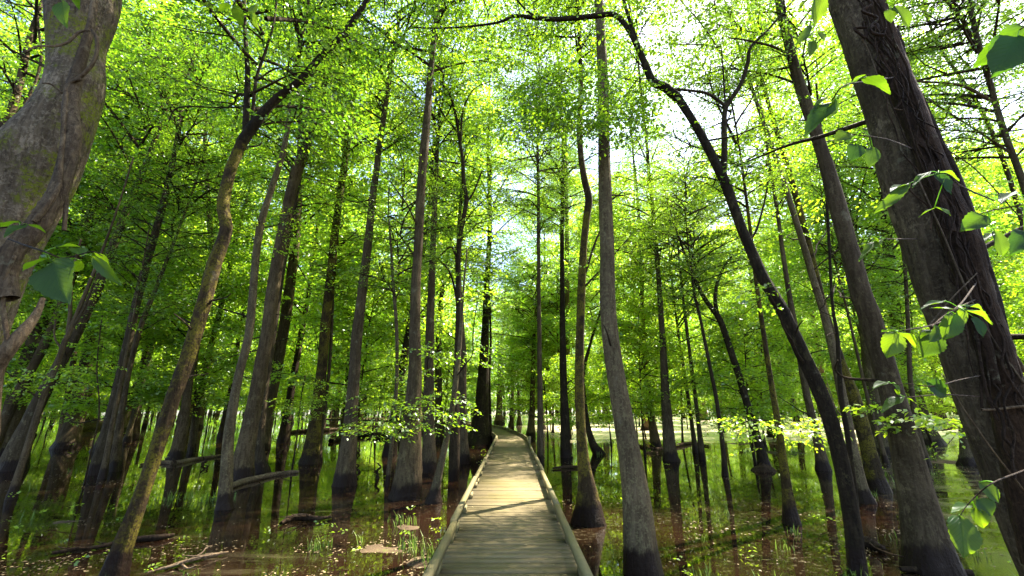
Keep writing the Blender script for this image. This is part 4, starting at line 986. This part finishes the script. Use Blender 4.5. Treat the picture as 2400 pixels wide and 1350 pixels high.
for k in range(46):
    y0 = rgv.uniform(80, 1250); y1 = y0-rgv.uniform(120, 520); s = rgv.uniform(-.15, .5); s2 = rgv.uniform(-.1, .55)
    hw = lambda y: np.interp(y, [0, 500, 1200], [62, 92, 105])
    stems.append(wander(axis_x(y0)+s*hw(y0)*1.6, y0, axis_x(max(0, y1))+s2*hw(y1)*1.6, max(-20, y1), 7, 9, rgv.uniform(2.5, 7), rgv.uniform(.40, .56)))
vr, vrb = vine('thick dark shaggy vine with tangled stems on the right giant', 'climbing_vine', 4.3, 'vine_dark', stems, .3)
for i, s in enumerate([[(2130,370,3,.5),(2170,460,3.5,.55),(2215,560,3.5,.55),(2270,690,4,.55),(2330,800,4,.5),(2400,900,5,.5)], [(2300,960,5,.55),(2330,960,5,.5),(2370,955,6,.5),(2430,950,6,.5)],
      [(1990,30,3,.45),(2020,90,3,.45),(2040,130,3,.45),(2080,240,3,.5),(2120,260,3,.5)], [(2210,880,3,.5),(2260,960,3,.55),(2330,1060,3.5,.55),(2400,1150,4,.5)], [(2180,760,3,.6),(2230,700,3,.6),(2290,640,3,.55)], [(2080,60,3,.3),(2100,80,3,.3),(2125,140,3,.3),(2150,220,2.5,.3),(2200,330,2.5,.2),(2290,400,2.5,.1),(2400,520,2.5,0)],
      [(2105,60,6,.2),(2110,160,5,.1),(2160,280,5,0),(2280,600,6,0),(2340,760,7,0),(2420,900,7,0)]]):
    P, r = surf_path(s, 4.3, .3); S = smooth_path(np.column_stack([P, r]), 6)
    tube_obj('vine_stem', M['vine'], vr, vrb, S[:, :3], S[:, 3], 8, i, rough=.05, lump=.02)

# ------------------------------------------------------------------ near sprigs of large leaves
def big_leaf(parent, off, base, tip, width, face, curl=.15, tint=.5, mat_='leaf_big'):
    """Ovate toothed leaf from base to tip, veined; face = direction its upper side looks."""
    base = np.array(base); tip = np.array(tip); d = tip-base; L = np.linalg.norm(d); d = d/L
    nrm = np.array(face, dtype=float); nrm -= d*(nrm@d); nrm /= np.linalg.norm(nrm); s = np.cross(nrm, d)
    nu, nv = 9, 17; V = []; UV = []
    for j in range(nv):
        t = j/(nv-1); wv = width*.5*(math.sin(math.pi*t**.78)**.85 if 0 < t < 1 else 0)*(1+.05*(1 if j % 2 else -1))
        if t > .8: wv *= (1-(t-.8)*1.1)
        for i in range(nu):
            u = i/(nu-1)*2-1
            p = base+d*(L*t)+s*(u*wv)+nrm*(-curl*L*t*t+abs(u)*wv*.28+.03*L*math.sin(t*9+u*2)*abs(u))
            V.append(p-off); UV.append((u*wv/(width*.5+1e-9), t, 0))
    F = [(j*nu+i, j*nu+i+1, (j+1)*nu+i+1, (j+1)*nu+i) for j in range(nv-1) for i in range(nu-1)]
    o = mesh_obj('leaf', V, F, M[mat_], parent, True, tint=[tint]*len(F))
    a = o.data.attributes.new('leafuv', 'FLOAT_VECTOR', 'POINT'); a.data.foreach_set('vector', np.array(UV, dtype=np.float32).ravel())
    return o
def sprig(label, D, stem, leaves):
    """stem: photo points (x, y, width[, extra depth]); leaves: (bx, by, tx, ty, width px, face, tint, tip depth)."""
    P = []; r = []
    for k, q in enumerate(stem):
        dd = q[3] if len(q) > 3 else 0
        if k == 0 and 2080 < q[0] < 2400 and q[1] > 0: dd = 4.0-D       # roots in the big trunk's vine
        p, t = at(q[0], q[1], D+dd); P.append(p); r.append(q[2]*t*.5)
    P = np.array(P); base = P[0]
    root = empty('leafy_sprig', base); tag(root, label, 'sprig')
    S = smooth_path(np.column_stack([P, r]), 5)
    tube_obj('stem', M['vine_dark'], root, base, S[:, :3], np.minimum(S[:, 3], .006), 7, 3, rough=.03)
    for k, lf in enumerate(leaves):
        bx, by, tx, ty, wd, face, tn, dd = lf
        b, t = at(bx, by, D+.01*k); tip, _ = at(tx, ty, D+dd)
        i = int(np.argmin(np.linalg.norm(S[:, :3]-b, axis=1)))
        o = big_leaf(root, base, b, tip, wd*t, face, tint=tn)
        tube_obj('petiole', M['leaf_young'], root, base, smooth_path([S[i, :3], (S[i, :3]+b)/2+np.array((0, 0, .004)), b], 3), [.0016]*7, 5)
    return root
FC = (0, -1, .35); FU = (0, -.35, 1); FB = (.3, .6, .8); FS = (.7, -.5, .5)
sprig('sprig of drooping leaves in front of the mossy giant, left', 1.9, [(20,560,7,.9),(60,575,5,.4),(105,590,4),(150,605,3),(215,590,3),(240,600,2)], [
  (125,612,140,698,84,FC,.1,-.1), (108,608,48,628,34,FU,.4,.0), (118,608,180,645,30,FU,.3,.05), (130,580,186,572,44,FU,.6,.1),
  (190,600,178,568,30,FU,.5,.1), (215,600,280,668,26,FC,.4,.1), (220,590,262,622,24,FU,.5,.15), (190,610,172,640,22,FS,.4,.1)])
sprig('small pair of flat leaves at the left edge across the giant trunk', 1.9, [(-80,545,6,.4),(-10,535,4),(40,530,3),(60,525,2)], [
  (45,522,-15,518,30,FU,.6,.1), (62,527,5,545,26,FU,.5,-.1), (62,525,110,540,22,FU,.5,.1)])
sprig('two leaves hanging at the top of the left giant', 2.2, [(190,-60,5),(160,-20,4),(140,0,3)], [(146,2,146,56,34,FC,.4,0), (162,-20,190,22,22,FU,.4,.1)])
sprig('bright leaves dangling at top left between the giant and the mossy tree', 2.6, [(600,-60,4),(560,-10,3),(545,15,2)], [(542,12,508,22,24,FU,.9,0), (552,10,566,60,26,FC,.5,.1), (580,30,622,76,24,FB,.8,0), (600,10,585,42,20,FU,.8,0)])
sprig('yellow lit leaf with dim partners before the right giant, mid height', 1.75, [(2260,735,5,1.2),(2190,760,4,.6),(2130,772,3),(2105,778,2)], [
  (2098,778,2083,838,50,(-.4,-.9,-.3),1.0,.0), (2105,776,2150,800,26,FU,.9,.1), (2098,775,2066,772,22,FU,.1,.1)])
sprig('round dark leaf and its partners below the yellow lit leaf', 1.9, [(2290,700,5,1.0),(2230,730,4,.4),(2190,760,3),(2180,775,2)], [
  (2192,778,2168,836,56,FC,.0,0), (2190,772,2150,790,22,FU,.1,0)])
sprig('fan of drooping dark leaves across the middle of the right giant', 1.8, [(2290,660,4,1.2),(2262,700,4,.5),(2240,722,3),(2225,730,2)], [
  (2238,735,2218,796,46,FC,.1,0), (2262,728,2232,765,34,FS,.5,0), (2262,724,2330,742,22,FU,.6,.1), (2280,742,2312,788,28,FC,.0,0), (2240,726,2180,716,16,FU,.3,.1), (2215,705,2155,712,18,FU,.4,0), (2262,716,2312,712,14,FU,.5,.2), (2200,765,2190,800,28,FS,.2,0)])
sprig('round leaf and curled leaves hanging left of the giant, above the clearing', 1.8, [(2300,880,3,1.4),(2250,890,3,.6),(2190,905,3),(2130,900,2),(2080,900,2)], [
  (2172,895,2228,930,44,(-.3,-.9,.3),.1,0), (2080,895,2045,905,22,FU,.4,0), (2090,898,2112,915,18,FU,.9,0)])
sprig('long two-tone leaves pointing left beneath the round leaf', 1.8, [(2300,930,3,1.4),(2220,925,3,.6),(2140,930,2),(2120,932,2)], [(2118,930,2062,958,28,FU,.3,0), (2118,930,2150,942,16,FU,1.0,0), (2105,925,2100,908,10,FU,.3,0)])
sprig('lowest sprig of large bright leaves at the bottom right', 1.45, [(2460,1080,4,1.0),(2380,1110,4,.5),(2330,1130,3),(2290,1160,3),(2262,1190,2),(2250,1210,2)], [
  (2248,1208,2268,1306,64,(-.2,-1,.3),.7,-.05), (2285,1190,2310,1240,36,(-.3,-.9,.4),.6,0), (2290,1170,2330,1210,52,FC,.2,0), (2295,1130,2348,1178,40,FC,.4,0), (2275,1182,2230,1190,22,FU,1.0,0)])
sprig('large leaves stacked on the upper left side of the right giant', 2.0, [(2100,180,4,1.0),(2040,190,4,.5),(1980,200,3),(1950,235,3)], [
  (1955,236,1885,305,46,(-.5,-.7,.3),.1,0), (1962,235,1940,275,30,FS,.1,0), (1940,225,1905,250,20,FU,.3,0), (2020,180,2090,205,34,FU,.2,.1), (2030,176,1995,190,20,FU,.1,.1)])
sprig('round leaves in a row left of the right giant', 2.0, [(2140,350,4,1.0),(2090,330,3,.4),(2040,320,3),(2000,315,2),(1985,310,2)], [
  (1990,312,1958,328,34,FC,.3,0), (2008,338,1998,374,40,FC,.0,0), (2045,345,2042,388,34,FC,.05,0), (2020,300,2034,302,10,FU,.4,0), (2010,298,2035,305,14,FU,.2,0)])
sprig('leaves at the top edge left of the right giant, one lit yellow', 1.9, [(1990,-50,4,.4),(1940,-30,3),(1910,-10,2)], [(1925,-10,1915,50,36,FC,1.0,0), (1905,-8,1870,15,24,FU,1.0,0), (1900,60,1875,100,22,FS,.2,0), (1915,75,1935,90,24,FU,.6,0), (1905,95,1902,125,22,FC,.5,0)])
sprig('leaves at the top edge right of the giant trunk', 2.0, [(2160,-60,4,.3),(2120,-20,3),(2095,10,2)], [(2095,15,2140,60,44,FC,.4,0), (2085,20,2090,48,26,FU,.4,0), (2075,5,2110,20,16,FU,.1,0)])
sprig('big shadowed leaf pair in the upper right corner', 1.7, [(2480,-20,5),(2430,40,4),(2390,70,3)], [(2385,85,2340,165,88,FC,.0,0), (2400,60,2300,150,60,(0,-.8,-.3),.15,.05), (2400,75,2460,120,60,FU,.1,0)])
sprig('cluster of drooping leaves beside the right giant at mid height', 1.9, [(2330,470,4,.9),(2260,440,4,.3),(2225,410,3),(2200,405,2)], [
  (2190,408,2240,450,46,FC,.05,0), (2180,402,2135,430,22,FU,.3,0), (2200,400,2250,408,14,FU,.4,.1), (2130,430,2062,494,26,FS,.15,0), (2125,432,2085,440,26,FU,.1,0), (2190,485,2232,500,26,FU,.6,0), (2190,488,2150,505,20,FU,.2,.1)])
sprig('pair of leaves curling left of the giant trunk at mid height', 2.0, [(2150,560,3,.8),(2100,560,3,.3),(2075,560,2)], [(2070,560,2008,600,26,FU,.2,0), (2040,552,2072,575,16,FU,.6,0)])
sprig('dark leaves hanging in a string at the right edge', 1.8, [(2460,470,4),(2400,480,3),(2340,490,3),(2300,500,2)], [
  (2310,505,2258,535,46,FC,.1,0), (2320,505,2350,520,14,FU,.2,0), (2330,540,2360,600,36,FC,.1,0), (2325,545,2308,560,16,FU,.5,0), (2400,540,2380,590,46,FC,.0,0), (2390,485,2430,510,30,FU,.1,0), (2375,450,2345,465,28,FU,.1,0)])
print('leaf faces etc done', len(col.objects), 'objects')
